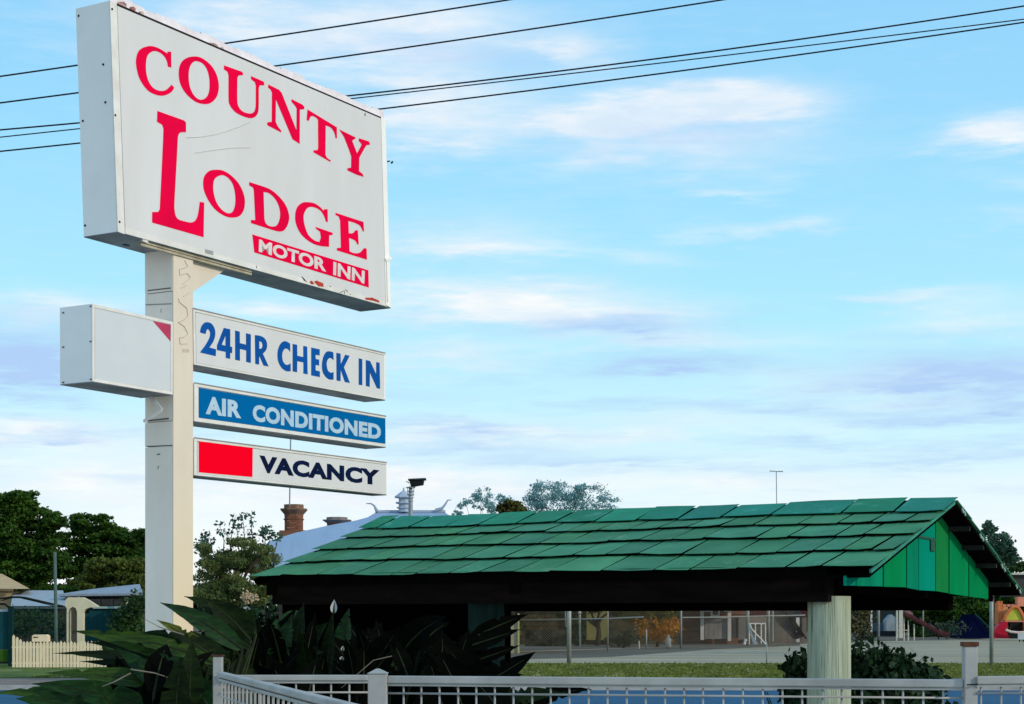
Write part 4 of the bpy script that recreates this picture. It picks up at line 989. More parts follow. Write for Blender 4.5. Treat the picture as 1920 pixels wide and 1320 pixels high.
# thin twigs rising from that tree
gt = bpy.data.objects['garden_tree']; m = MB(); tw = []
for (x, y) in ((445, 985), (455, 968), (440, 972), (470, 965), (425, 1000), (492, 998), (510, 1000), (500, 990), (385, 1000), (395, 1015), (375, 1015), (412, 985), (521, 1003), (468, 1000)):
    p = pt(x, y, 44 + R.uniform(-.4, .4)); b = pt(x + R.uniform(-12, 12), 1045, 44); m.tube([b, (b + p) / 2 + Vector((R.uniform(-.1, .1), 0, 0)), p], [.022, .014, .006], 4); tw.append((tuple(p), (.14, .14, .09), 16)); tw.append((tuple((p * .8 + b * .2)), (.12, .12, .10), 12))
m.build('twig', bark, gt); cards('twig_leaves', mat('sparse_twig_leaf', (.10, .20, .13), (.05, .10, .07), 2, .6, transl=.3), gt, tw, .075, 21)
tree('pale_gum_tree', 'wide wispy pale tree showing above the middle of the green roof', 1040, 120, 1040, [(980, 936, 38, 28), (945, 944, 26, 16), (1020, 926, 40, 26), (1062, 922, 38, 22), (1105, 930, 36, 24), (1138, 944, 28, 16), (1090, 912, 18, 8), (1005, 914, 16, 8), (1000, 955, 40, 12), (1080, 955, 50, 14), (940, 935, 12, 10), (1050, 945, 60, 18)], fpale, .085, 15, .62, limbs=11, tr=.12, sub=9)
tree('pale_gum_tree', 'small wispy pale tree left of the round dark bush above the green roof', 900, 118, 1020, [(902, 926, 20, 16), (905, 948, 26, 18), (875, 948, 20, 12), (858, 962, 12, 6), (925, 955, 14, 10)], fpale, .09, 16, .75, limbs=5, tr=.08, sub=8)
tree('round_tree', 'small round olive-brown tree top above the green roof', 958, 100, 1010, [(958, 952, 24, 13), (945, 958, 16, 10), (972, 958, 16, 10)], mat('olive_brown_leaf', (.10, .10, .02), (.05, .05, .015), 1.5, .7), .14, 17, 3.2, limbs=2)
tree('roadside_tree', 'grey-green tree behind the right end of the green roof', 1859.5, 75, 1050, [(1855, 1005, 20, 22), (1875, 1020, 24, 20), (1885, 1045, 24, 16), (1860, 1040, 24, 20), (1850, 985, 10, 8), (1895, 1035, 12, 8)], mat('grey_green_leaf', (.08, .17, .11), (.03, .07, .05), 1, .6, transl=.25), .12, 18, .8, limbs=6, tr=.055, flat=.3, sub=10)
tree('far_tree', 'low pale green tree at the right edge under the roof tip', 1905, 142, 1080, [(1905, 1062, 30, 10), (1890, 1068, 20, 8), (1930, 1064, 24, 12)], fmid, .15, 19, 1.6, limbs=2)
tree('playground_tree', 'dark tree mass behind the brown slide', 1740, 150, 1130, [(1720, 1125, 40, 20), (1760, 1130, 44, 26), (1800, 1130, 44, 26), (1840, 1135, 44, 28), (1705, 1150, 26, 18), (1750, 1160, 40, 26), (1790, 1165, 40, 28), (1830, 1160, 40, 24), (1870, 1120, 34, 16), (1900, 1118, 30, 20), (1720, 1180, 20, 16), (1780, 1185, 44, 14), (1840, 1185, 44, 14), (1900, 1140, 34, 16)], fdark, .2, 20, 2.2, limbs=8, tr=.3)
tree('playground_tree', 'very dark broad tree between the slide and the orange playset', 1850, 158, 1130, [(1850, 1110, 60, 30), (1790, 1110, 60, 26), (1730, 1115, 60, 24), (1920, 1120, 60, 34), (1870, 1165, 80, 34), (1760, 1170, 80, 26), (1680, 1130, 40, 36), (1660, 1170, 40, 26), (1960, 1160, 60, 40)], mat('blackish_leaf', (.010, .022, .012), (.005, .010, .006), 1, .7), .34, 22, 2.2, limbs=5, tr=.3)
tree('autumn_tree', 'orange and olive autumn tree in front of the weatherboard house', 1232, 98, 1165, [(1230, 1140, 50, 22), (1185, 1146, 32, 18), (1262, 1150, 22, 20), (1215, 1160, 40, 12)], mat('olive_gold_leaf', (.20, .17, .012), (.09, .09, .012), .9, .7, transl=.35), .13, 23, 1.7, limbs=4, tr=.1)
at = bpy.data.objects['autumn_tree']; cards('orange_leaves', mat('orange_leaf', (.62, .25, .02), (.36, .15, .015), 1.5, .7, transl=.35), at, pclumps([(1240, 1178, 30, 13, 1000), (1218, 1186, 22, 9, 400), (1264, 1172, 14, 12, 250), (1235, 1192, 26, 8, 350), (1225, 1168, 30, 8, 350)], 97.4), .11, 24)
tree('garden_tree', 'dark leafy tree in front of the brown house behind the fence', 1120, 103, 1160, [(1095, 1135, 34, 16), (1130, 1132, 40, 14), (1165, 1140, 30, 20), (1060, 1140, 26, 18), (1080, 1160, 14, 26), (1085, 1190, 14, 20)], fmid, .15, 25, 1.4, limbs=4)
for i, (lst, Y, lab, mt, sz) in enumerate((([(1160, 1200, 26, 14), (1178, 1196, 16, 14)], 95, 'round dark green shrub by the brown house wall', bush_m, .12), ([(225, 1165, 20, 22), (245, 1150, 20, 26), (255, 1180, 20, 22), (240, 1190, 26, 10), (262, 1130, 16, 20)], 58, 'bushy green shrub beside the teal panel, left of the pylon', fmid, .10),
                        ([(60, 1160, 40, 16), (95, 1170, 26, 16), (40, 1178, 26, 12), (75, 1188, 50, 9), (110, 1188, 20, 10)], 60.5, 'clipped hedge behind the green mesh gate', mat('hedge_leaf', (.035, .075, .02), (.012, .03, .012), 1.2, .6), .08),
                        ([(1614, 1140, 20, 22), (1614, 1172, 20, 24), (1600, 1160, 20, 40), (1622, 1190, 12, 8)], 118, 'ivy-covered brown hedge right of the log column', mat('brown_green_ivy', (.11, .10, .045), (.05, .05, .025), 1.6, .8), .16),
                        ([(1760, 1180, 20, 12), (1790, 1178, 22, 14)], 132, 'grey-green shrub behind the foot of the slide', mat('grey_shrub_leaf', (.06, .09, .06), (.03, .05, .035), 1, .7), .16))):
    c = pt(lst[0][0], HY, Y); e = empty('shrub', (c.x, c.y, 0), lab, 'shrub'); m = MB()
    for k in range(5): m.tube([(c.x, c.y, 0), (c.x + R.uniform(-.5, .5), c.y, .9)], [.03, .015], 5)
    m.build('stem', bark, e); cards('foliage', mt, e, pclumps(lst, Y, 2.2), sz, 40 + i)

# ================================================================== LEFT NEIGHBOURHOOD
cream = mat('cream_picket_paint', (.86, .72, .49), (.78, .64, .42), 4, .6)
Yp = 56.0
pfn = empty('picket_fence', pt(22, HY, Yp) * 1.0, 'cream picket fence at the left across the road', 'fence'); pfn.location.z = 0
x = 23.0; i = 0
while x < 300:
    w = R.choice([4.8, 5.0, 5.2]); top_ = (1190, 1194, 1198)[i] if i < 3 else 1202.5 + R.uniform(-1.2, 1.2)
    a = pt(x, 1252, Yp); b = pt(x + w, top_, Yp); m = MB(); mx = (a.x + b.x) / 2
    m.hexa([(a.x, Yp, 0.02), (b.x, Yp, .02), (b.x, Yp, b.z - .06), (mx, Yp, b.z), (a.x, Yp, b.z - .06)], [(a.x, Yp + .02, 0.02), (b.x, Yp + .02, .02), (b.x, Yp + .02, b.z - .06), (mx, Yp + .02, b.z), (a.x, Yp + .02, b.z - .06)])
    m.build('picket', cream, pfn); x += 6.35; i += 1
for yy in (1213, 1243): a = pt(22, yy, Yp + .02); b = pt(300, yy, Yp + .02); MB().box(a.x, b.x, Yp + .021, Yp + .07, a.z - .04, a.z + .03).build('rail', cream, pfn)
mb_ = empty('mailbox', pt(75, HY, 56.6), 'cream mailbox with a rounded top behind the picket fence', 'mailbox'); mb_.location.z = 0
a, b = pt(60, 1203, 56.5), pt(89, 1190, 56.5); m = MB(); ring = [(a.x, 56.5, a.z), (b.x, 56.5, a.z), (b.x, 56.5, b.z - .05), (b.x - .06, 56.5, b.z), (a.x + .06, 56.5, b.z), (a.x, 56.5, b.z - .04)]
m.hexa(ring, [(p[0], 56.85, p[2]) for p in ring]).build('box_body', cream, mb_)
MB().box(a.x + .05, a.x + .2, 56.485, 56.499, a.z + .13, a.z + .16).build('slot', dark_line, mb_)
MB().box(-.04 + (a.x + b.x) / 2, .04 + (a.x + b.x) / 2, 56.6, 56.7, 0, a.z - .001).build('mailbox_post', cream, mb_)

dgreen = mat('dark_green_steel', (.008, .050, .045), (.006, .035, .032), 3, .6)
teal = mat('teal_panel_paint', (.006, .060, .070), (.005, .048, .056), 1, .7, rnd=.05)
blk = mat('black_steel', (.012, .015, .015), None, 3, .5)
Yg = 58.0
cp = empty('green_carport', pt(20, HY, Yg), 'dark green carport frame with arched steel roof rail at the left edge', 'carport'); cp.location.z = 0
def gbox(x0, y0, x1, y1, Y, d, nm, mt, par): return pbox(x0, y0, x1, y1, Y, d).build(nm, mt, par)
gbox(15, 1139, 23, 1253, Yg, .15, 'post', dgreen, cp)
gbox(-30, 1147, 14.5, 1218, Yg + .1, .04, 'side_panel', teal, cp)
gbox(-30, 1218.5, 14.5, 1240, Yg + .1, .04, 'lower_panel', mat('grass_green_panel', (.04, .12, .008), None, 2, .7), cp)
gbox(-30, 1240.5, 14.5, 1244, Yg + .1, .04, 'bottom_rail', blk, cp)
gbox(-30, 1142, 14.5, 1146.5, Yg + .1, .04, 'glass_strip', mat('pale_panel', (.45, .55, .62), None, 2, .5), cp)
m = MB(); P = [pt(x, y, Yg) for x, y in ((-30, 1126), (0, 1122.5), (20, 1120), (35, 1119.5), (48, 1121), (70, 1126), (100, 1133), (125, 1138.5))]; m.tube(P, .035, 6); m.build('arched_rail', blk, cp, smooth=True)
m = MB(); P = [pt(x, y, Yg) for x, y in ((-30, 1134), (0, 1132), (10, 1133), (15, 1138))]; m.tube(P, .04, 6); m.build('arched_rail', blk, cp, smooth=True)
m = MB(); P = [pt(x, y, Yg) for x, y in ((-10, 1130), (20, 1121), (34, 1119.5))]; m.tube(P, .02, 6); m.tube([pt(34, 1120, Yg), pt(70, 1128.5, Yg), pt(100, 1136, Yg)], .015, 5); m.build('brace', blk, cp)
gbox(15, 1136.5, 125, 1139.5, Yg, .1, 'cross_beam', dgreen, cp)
gt2 = empty('mesh_gate', pt(75, HY, Yg + .5), 'green mesh gate between the carport post and the cream arch', 'gate'); gt2.location.z = 0
for x in (23.5, 73, 122.5): gbox(x, 1139.6, x + 2.2, 1250, Yg + .5, .05, 'gate_post', dgreen, gt2)
for y in (1140.5, 1185, 1215, 1245): gbox(26, y, 122, y + 1.3, Yg + .52, .02, 'gate_rail', dgreen, gt2)
m = MB()
for x in np.arange(27, 122, 2.4): m.beam(pt(float(x), 1141, Yg + .54), pt(float(x), 1250, Yg + .54), .008, .008)
w_o = m.build('gate_mesh', dgreen, gt2); w_o['kind'] = 'stuff'
# cream arch wall
aw = empty('arched_wall', pt(150, HY, 57.2), 'cream rendered gateway wall with a narrow arched opening', 'wall'); aw.location.z = 0
Ya = 57.2
out_l = [(125, 1262), (125, 1140), (122, 1137), (122, 1128), (124, 1123), (128, 1120), (155, 1120), (165, 1125), (184, 1137), (183, 1138.5), (168, 1139), (160, 1142), (156, 1148), (155.5, 1158), (155.5, 1262)]
hole = [(131, 1262), (131, 1146), (133, 1141), (137, 1139), (141, 1141), (143, 1146), (143, 1262)]
poly = [(125, 1262)] + out_l[1:-1] + [(155.5, 1262)] + hole[::-1]
pv = [pt(x, y, Ya) for x, y in poly]
tr_ = tessellate_polygon([[Vector((p.x, p.z, 0)) for p in pv]]); m = MB(); n_ = len(pv); m.v = pv + [p + Vector((0, .25, 0)) for p in pv]
m.f = [t for t in tr_] + [tuple(n_ + k for k in reversed(t)) for t in tr_] + [(k, (k + 1) % n_, n_ + (k + 1) % n_, n_ + k) for k in range(n_)]
m.build('wall_body', mat('cream_render', (.68, .62, .44), (.58, .52, .36), 2, .8), aw)
m = MB(); m.tube([pt(143.5 if k in (0,) else x, y, Ya - .01) for k, (x, y) in enumerate(((143.5, 1250), (143.5, 1147), (141.5, 1141), (137, 1138.5), (132.5, 1141), (130.5, 1147), (130.5, 1250)))], .012, 5); m.build('arch_edge', dark_line, aw)
# teal garage
ga = empty('teal_garage', pt(190, HY, 59), 'teal panelled garage right of the cream arch', 'garage'); ga.location.z = 0
for k in range(6):
    x0 = 154 + k * 13.2; ty = 1141 if k > 1 else (1150, 1143)[k]; gbox(x0, ty, x0 + 12.9, 1262, 59, .06, 'wall_panel', teal, ga)
gbox(174, 1137, 234, 1141, 58.9, 1.5, 'roof_edge', mat('pale_green_edge', (.35, .48, .44), None, 3, .7), ga)
gbox(232.5, 1141.2, 262, 1262, 58.95, .1, 'end_wall', teal, ga)
# grey roof house
pale_roof = mat('pale_metal_roof', (.27, .31, .36), (.22, .26, .31), 1, .6, stretch=(6, 1, 1))
gh = empty('grey_roof_house', pt(200, HY, 66), 'low house with pale grey hipped metal roof and dark eaves', 'house'); gh.location.z = 0
def proof(ring, Y0, Y1, nm, mt, par, top_dz=0):
    a = [pt(x, y, Y0) for x, y in ring[:2]]; b = [pt(x, y, Y1) for x, y in ring[2:]]; r_ = a + b; m = MB(); m.hexa(r_, [p - Z * .08 for p in r_]); return m.build(nm, mt, par)
proof([(109, 1114), (268, 1112), (262, 1095), (175, 1104)], 64, 69, 'roof', pale_roof, gh)
gbox(112, 1114.5, 256, 1119, 64.2, .1, 'fascia', mat('dark_fascia', (.09, .11, .12), None, 2, .6), gh)
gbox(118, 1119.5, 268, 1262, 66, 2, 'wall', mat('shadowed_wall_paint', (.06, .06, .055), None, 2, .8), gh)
gbox(150, 1123, 232, 1136, 65.9, .05, 'window_band', mat('dark_glass', (.02, .025, .03), None, 1, .15, spec=.6), gh)
for x in (186, 209): gbox(x, 1122, x + 1.5, 1136, 65.8, .08, 'mullion', mat('pale_mullion', (.4, .4, .38)), gh)
gbox(232.5, 1119.5, 238, 1165, 65.2, .2, 'veranda_post', mat('cream_render', (.68, .62, .44)), gh)
gh2 = empty('white_roof_shed', pt(70, HY, 70), 'long pale grey roof behind the arched carport rail', 'shed'); gh2.location.z = 0
proof([(20, 1136), (128, 1136), (118, 1107), (25, 1107)], 62, 68, 'roof', mat('pale_sheet_roof', (.32, .37, .40), (.27, .32, .35), 1, .6, stretch=(8, 1, 1)), gh2)
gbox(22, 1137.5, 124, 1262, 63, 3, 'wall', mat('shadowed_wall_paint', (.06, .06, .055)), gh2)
# tan house
th_ = empty('tan_roof_house', pt(0, HY, 68), 'house with tan hipped roof at the left edge', 'house'); th_.location.z = 0
m = MB(); a = [pt(-90, 1104, 66), pt(56, 1104, 66), pt(56, 1104, 76), pt(-90, 1104, 76)]; m.hexa(a, [pt(-40, 1076, 71), pt(4, 1076, 71), pt(4, 1075.9, 71.3), pt(-40, 1075.9, 71.3)]); m.build('roof', mat('tan_roof', (.55, .38, .20), (.46, .31, .16), 1, .8), th_)
gbox(-88, 1104.5, 24, 1108, 65.9, .1, 'fascia', mat('brown_fascia', (.20, .13, .08), None, 2, .7), th_)
gbox(-86, 1108.5, 22, 1250, 66.2, 9, 'wall', mat('tan_wall', (.45, .33, .18), (.40, .28, .15), 2, .8), th_)
up_ = empty('utility_pole', pt(103, HY, 57), 'slim grey-green utility pole in front of the dark trees', 'pole'); up_.location.z = 0
c0, c1_ = pt(106, 1250, 57), pt(103, 1035, 57)
MB().tube([(c0.x, 57, 0), (c1_.x, 57, c1_.z)], [.062, .05], 10).build('pole_shaft', mat('grey_green_timber', (.10, .15, .13), (.07, .11, .10), 6, .8), up_, smooth=True)

# ================================================================== BIG BLUE-GREY ROOF HOUSE, CHIMNEYS, LIGHT
Yh = 80.0
bh = empty('blue_roof_house', pt(690, HY, Yh), 'large house with curved blue-grey roof, brick chimneys and ridge finials', 'house'); bh.location.z = 0
roof_b = mat('blue_grey_roof_sheet', (.27, .38, .52), (.235, .34, .48), .6, .55, stretch=(3, 1, 1))
ln = [(470, 1068), (488, 1040), (509, 1016), (557, 1001), (613, 988), (669, 977), (690, 970), (703, 961)]
rn = [(835, 957), (848, 966), (862, 975), (900, 990), (950, 1012), (1010, 1030), (1060, 1050), (1090, 1068)]
fr_r = [pt(x, y, Yh + 5 * (1 - (y - 957) / 111)) for x, y in ln]; fr_l = [pt(x, y, Yh + 5 * (1 - (y - 957) / 111)) for x, y in rn]
m = MB(); prof = []
for i in range(8):
    pL, pR = fr_r[i], fr_l[7 - i]
    dep = Yh + 5 * i / 7; zz = pL.z; m.v += [Vector((pL.x, dep, zz)), Vector((pR.x, dep, zz))]
for i in range(7): a = i * 2; m.f.append((a, a + 1, a + 3, a + 2))
nv = len(m.v)
for i in range(8):
    v0, v1 = m.v[i * 2], m.v[i * 2 + 1]; dep = Yh + 10.5 - 5 * i / 7; m.v += [Vector((v0.x, dep, v0.z)), Vector((v1.x, dep, v1.z))]
for i in range(7):
    a = nv + i * 2; m.f.append((a, a + 2, a + 3, a + 1)); m.f.append((i * 2, i * 2 + 2, nv + i * 2 + 2, nv + i * 2)); m.f.append((i * 2 + 1, nv + i * 2 + 1, nv + i * 2 + 3, i * 2 + 3))
m.f.append((14, 15, nv + 15, nv + 14)); rb = m.build('roof', roof_b, bh, smooth=False)
rz = fr_r[7]; rr_ = fr_l[0]
MB().tube([Vector((rz.x, Yh + 5.1, rz.z + .05)), Vector((rr_.x, Yh + 5.1, rz.z + .05))], .09, 8).build('ridge_cap', mat('pale_ridge', (.36, .42, .50), None, 2, .6), rb)
for sgn, p in ((-1, rz), (1, rr_)):
    m = MB(); P = [Vector((p.x + sgn * a, Yh + 5, p.z + b)) for a, b in ((-.3, .05), (-.05, .12), (.12, .32), (.25, .42), (.5, .44))] if sgn < 0 else [Vector((p.x + sgn * a, Yh + 5, p.z + b)) for a, b in ((-.5, .0), (-.15, .1), (.0, .3), (.12, .5), (.3, .52))]
    if sgn < 0: P = [Vector((p.x - a, Yh + 5, p.z + b)) for a, b in ((-.2, .0), (-.05, .15), (.05, .35), (.2, .45), (.45, .46))]
    m.tube(P, [.09, .08, .05, .04, .02], 7); m.build('finial', mat('pale_ridge', (.55, .60, .72)), rb)
c = pt(757, 958, Yh + 5); k_ = (Yh + 5) / F
m = MB(); m.lathe((c.x, c.y, c.z - .05), [(.26, 0), (.26, .15), (.36, .18), (.36, .24), (.26, .26), (.26, .38), (.42, .42), (.42, .48), (.26, .50), (.26, .66), (.48, .70), (.46, .76), (.14, 1.0), (.06, 1.05), (.03, 1.2)], 8)
m.build('ventilator', mat('pale_vent_metal', (.42, .48, .56), (.34, .40, .48), 4, .5), rb)
MB().box(pt(520, 0, Yh).x, pt(900, 0, Yh).x, Yh + .5, Yh + 10, 0, fr_r[0].z - .0).build('wall', mat('house_shaded_wall', (.05, .045, .04), (.035, .03, .03), 3, .9), bh)  # dark wall colour stands in for shade on the house
brick = mat('chimney_brick', (.26, .115, .065), (.15, .065, .04), 5, .9, bump=.4, stretch=(1, 1, 4))
brick2 = mat('chimney_cap_brick', (.24, .14, .09), (.15, .085, .055), 5, .9, bump=.3)
def chimney(px, ytop, ybot, wpx, Y, n8, lab_cap, pot_m):
    c = pt(px, ybot, Y); k = Y / F; zt_ = H - (ytop - HY) / F * Y; m = MB(); w = wpx * k / 2; h = zt_ - c.z
    body = MB().lathe((c.x, c.y, c.z - .6), [(w * .72, 0), (w * .72, .6 + h * .42), (w * .80, .6 + h * .42), (w * .80, .6 + h * .46), (w * .72, .6 + h * .46), (w * .74, .6 + h * .62)], n8).build('chimney', brick, rb)
    MB().lathe((c.x, c.y, c.z + h * .62 + .001), [(w * .74, 0), (w * 1.05, h * .17), (w * 1.05, h * .22), (w * .76, h * .23), (w * .76, h * .375)], n8).build('chimney_cap', pot_m, rb)
    return c
ch = chimney(551, 946, 996, 50, Yh + 6, 8, '', brick2)
MB().box(ch.x - .66, ch.x + .66, ch.y - .5, ch.y + .5, ch.z - 1.0, ch.z + .02).build('chimney_base', brick, rb)
# chimney courses picked out as real bricks
for r_i in range(7):
    for b_i in range(3):
        zz = ch.z + .12 + r_i * .085; xx = ch.x - .27 + b_i * .2 + (.1 if r_i % 2 else 0)
        MB().box(xx, xx + .18, ch.y - .462, ch.y - .44, zz, zz + .065).build('brick', mat('single_brick', (.30, .13, .07), (.20, .08, .05), 6, .9, rnd=.3), rb)
chimney(632, 970, 1000, 54, Yh + 9, 8, '', mat('grey_cap', (.24, .22, .21), (.18, .15, .14), 5, .8))
# thin mast
o = MB().tube([pt(545, 822, 70), pt(543, 948, 70)], .03, 6).build('mast', mat('grey_mast', (.28, .33, .36), None, 3, .5)); tag(o, 'thin grey mast rising from behind the brick chimney', 'antenna')
an = empty('tv_antenna', pt(1456, 945, 90), 'thin television antenna above the right part of the green roof', 'antenna')
MB().tube([pt(1457, 1000, 90), pt(1455.5, 884, 90)], .022, 6).build('antenna_pole', mat('grey_mast', (.28, .33, .36)), an)
MB().tube([pt(1443, 883, 90), pt(1468, 884.5, 90)], .022, 6).build('antenna_bar', mat('grey_mast', (.28, .33, .36)), an)
for x in (1445, 1450, 1461, 1466): MB().tube([pt(x, 883.5, 90) + Vector((0, -.3, 0)), pt(x, 883.5, 90) + Vector((0, .3, 0))], .012, 5).build('antenna_rod', mat('grey_mast', (.28, .33, .36)), an)
lt = empty('floodlight_pole', pt(770, HY, 55), 'grey steel pole with a black floodlight on top, behind the green roof', 'floodlight'); lt.location.z = 0
steel = mat('grey_steel', (.34, .38, .42), (.27, .31, .35), 4, .5, metal=.3)
c = pt(770, 912, 55); MB().tube([(c.x, 55, 0), (c.x, 55, H + (HY - 936) / F * 55), (c.x, 55, c.z)], [.085, .07, .055], 12).build('light_pole', steel, lt, smooth=True)
for y, w in ((915, 9), (922, 7), (928, 7), (934, 6), (940, 5)): p = pt(770, y, 55); MB().lathe(p, [(w * 55 / F, 0), (w * 55 / F, .03)], 12).build('collar', steel, lt)
for sgn in (-1, 1): MB().beam(pt(770 + sgn * 6, 914, 54.95), pt(770 + sgn * 5, 930, 54.95), .02, .02).build('bracket', steel, lt)
a = [pt(767, 899, 54.8), pt(795, 897.5, 54.8), pt(793, 908, 54.8), pt(770, 912, 54.8)]; MB().hexa(a, [p + Vector((0, .45, 0)) for p in a]).build('floodlight_head', blk, lt, bevel=.02)
a = [pt(765, 897.5, 54.75), pt(798, 896, 54.75), pt(798, 898.5, 54.75), pt(765, 900, 54.75)]; MB().hexa(a, [p + Vector((0, .55, 0)) for p in a]).build('floodlight_visor', mat('dark_green_visor', (.04, .07, .06)), lt)
MB().tube([pt(768, 906, 54.9), pt(763, 903, 54.9), pt(761, 903, 54.9)], .015, 5).build('light_arm', steel, lt)

# ================================================================== BEYOND THE SHELTER
# fence posts and rails of the court
gpost = mat('galvanised_post', (.32, .33, .30), (.25, .26, .24), 4, .5, metal=.2)
pairs = [(1067, 1128, 1245, 8.5, 61.0, 'galvanised court post left of the autumn tree, standing in the grass'), (1859, 1105, 1250, 7.5, 57.5, 'galvanised court post at the right, beside the orange playset'), (1440.5, 1128, 1206, 6.5, 108, 'grey post at the foot of the white slide'),
         (1402, 1128, 1208, 6.5, 104, 'grey post between brick house and white gate'), (1139.5, 1128, 1220, 3, 84.5, 'thin grey fence post left of the autumn tree'), (1647, 1120, 1196, 5.5, 118, 'grey post in front of the ivy hedge'), (1437.5, 1203, 1250, 2.4, 60.5, 'thin short stake in the grass before the white slide'),
         (1061, 1128, 1162, 2.5, 62, 'thin leaning rod beside the left court post'), (1277, 1128, 1215, 4, 92, 'pale post right of the autumn tree'), (1212, 1180, 1216, 2.8, 90, 'short grey stake under the autumn tree')]
for (x, yt, yb, w, Y, lab) in pairs:
    a = pt(x, yb, Y); b = pt(x, yt - 30 if yt < 1130 else yt, Y); z0_ = 0 if a.z < .4 else a.z
    if x == 1061: b = pt(1058, 1100, Y); z0_ = 1.3
    o = MB().tube([(a.x, Y, z0_), (b.x, Y, b.z)], w / 2 * Y / F, 10).build('court_post', gpost, smooth=True); tag(o, lab, 'post', 'posts around the sports court')
pr = [(970, 1163), (1065, 1161), (1139, 1160), (1180, 1158), (1206, 1157)]
o = MB().tube([pt(x, y, 84 - (x - 970) * .02) for x, y in pr], .03, 6).build('fence_rail', mat('pale_rail', (.42, .41, .34), None, 3, .6)); tag(o, 'pale horizontal rail crossing behind the left court post', 'rail')
o = MB().tube([pt(x, y, 103) for x, y in ((1266, 1158), (1320, 1157.5), (1440, 1155), (1510, 1153.5))], .035, 6).build('fence_rail', mat('pale_rail', (.60, .60, .54))); tag(o, 'pale horizontal rail in front of the weatherboard house', 'rail')
o = MB().tube([pt(x, y, 60.4) for x, y in ((976, 1228), (1060, 1228.5))], .01, 5) if False else None
m = MB()
def mesh_run(xa, xb, ya, yb, Y, step):
    x = xa
    h = ya - yb
    while x < xb + h:
        for sg in (1, -1):
            x0, x1 = (x - h, x) if sg > 0 else (x, x - h)
            t0, t1 = 0.0, 1.0
            lo, hi = sorted((x0, x1))
            if hi > xb or lo < xa: continue
            m.beam(pt(x0, ya, Y), pt(x1, yb, Y), .011, .011)
        x += step
mesh_run(975, 1512, 1216, 1159, 92, 5.2)
mesh_run(975, 1512, 1159, 1124, 92, 5.2)
o = m.build('chain_link', mat('rusty_wire_mesh', (.20, .18, .13), (.13, .11, .08), 2, .8)); o['kind'] = 'stuff'; tag(o, 'fine wire mesh of the court fence, seen under the shelter beam', 'mesh')
# brown house
bh2 = empty('brown_house', pt(1080, HY, 108), 'dark brown house with an olive wall bay, behind the court', 'house'); bh2.location.z = 0
brw = mat('brown_weatherboard', (.085, .065, .035), (.035, .030, .018), 1.2, .9, rnd=.25, spots=(.10, .11, .03), spot_scale=1.5, spot_thr=.55)
for k in range(11):
    y0 = 1122 + k * 8.6; a, b = pt(960, y0 + 8.4, 108 - (k % 2) * .0), pt(1278, y0, 108); MB().hexa([(a.x, 107.96, max(0, a.z)), (b.x, 107.96, max(0, a.z)), (b.x, 108, b.z), (a.x, 108, b.z)], [(a.x, 108.1, max(0, a.z)), (b.x, 108.1, max(0, a.z)), (b.x, 108.1, b.z), (a.x, 108.1, b.z)]).build('wall_plank', brw, bh2) if a.z > 0 or b.z > 0.05 else None
gbox(1100, 1128, 1141, 1202, 107, .8, 'olive_bay', mat('olive_render', (.22, .20, .07), (.17, .155, .05), 1, .9), bh2)
gbox(1110, 1160, 1128, 1166, 106.9, .08, 'window', mat('dark_glass', (.02, .025, .03)), bh2)
gbox(1099, 1200, 1142, 1203, 106, .8, 'bench_top', mat('dark_timber', (.03, .022, .018), None, 3, .8), bh2)
gbox(1104, 1203.2, 1140, 1212, 106.1, .6, 'bench_box', mat('dark_timber', (.03, .022, .018)), bh2)
for x0, x1, mt in ((984, 1013, mat('dark_shed_panel', (.05, .048, .035), (.02, .02, .014), 1.5, .9, spots=(.07, .075, .025), spot_scale=2.5, spot_thr=.56)), (1013.5, 1036, mat('darker_shed_panel', (.03, .032, .024), (.02, .02, .014), 1.5, .9, spots=(.07, .075, .025), spot_scale=2.5, spot_thr=.56)), (1037, 1062, mat('mossy_shed_panel', (.055, .06, .035), (.02, .02, .014), 1.5, .9, spots=(.07, .075, .025), spot_scale=2.5, spot_thr=.56))): gbox(x0, 1181, x1, 1218, 100, .3, 'low_wall_panel', mt, bh2)
gbox(950, 1095, 1420, 1127, 107, 4, 'roof', mat('house_dark_roof', (.05, .05, .05), None, 1, .7), bh2)
bp2 = empty('beige_pillar', pt(960, HY, 80), 'beige pillar with a yellow edge post beside the dark leaves', 'pillar'); bp2.location.z = 0
gbox(951, 1165, 970, 1234, 80, .4, 'pillar_body', mat('beige_render', (.36, .32, .20), (.30, .26, .16), 2, .9), bp2); gbox(970.6, 1150, 974, 1238, 79.9, .1, 'edge_post', mat('yellow_paint', (.42, .38, .16)), bp2)
wp = empty('white_garden_post', pt(1087, HY, 100), 'white post with a round knob among the green shrubs', 'post'); wp.location.z = 0
MB().tube([pt(1088, 1212, 100), pt(1087, 1152, 100)], .06, 8).build('post_shaft', mat('chalk_white', (.44, .43, .36), (.34, .33, .27), 3, .8), wp); c = pt(1087, 1149, 100); MB().lathe((c.x, c.y, c.z - .1), [(.05, 0), (.13, .08), (.05, .2)], 8).build('knob', mat('chalk_white', (.72, .72, .66)), wp)
o = MB().tube([(pt(1198.5, HY, 92).x, 92, 0), (pt(1198, HY, 92).x, 92, .42)], .045, 8).build('white_stake', mat('chalk_white', (.72, .72, .66))); tag(o, 'short white stake under the left side of the autumn tree', 'stake')
sk_ = pt(1253, 1210, 93); o = MB().lathe((sk_.x, sk_.y, 0), [(.12, 0), (.17, .15), (.15, .5), (.06, .62), (.09, .72)], 8).build('white_sack', mat('sack_cloth', (.50, .50, .46), (.36, .36, .33), 4, .9), smooth=True); tag(o, 'pale sack-like bundle under the right side of the autumn tree', 'sack')
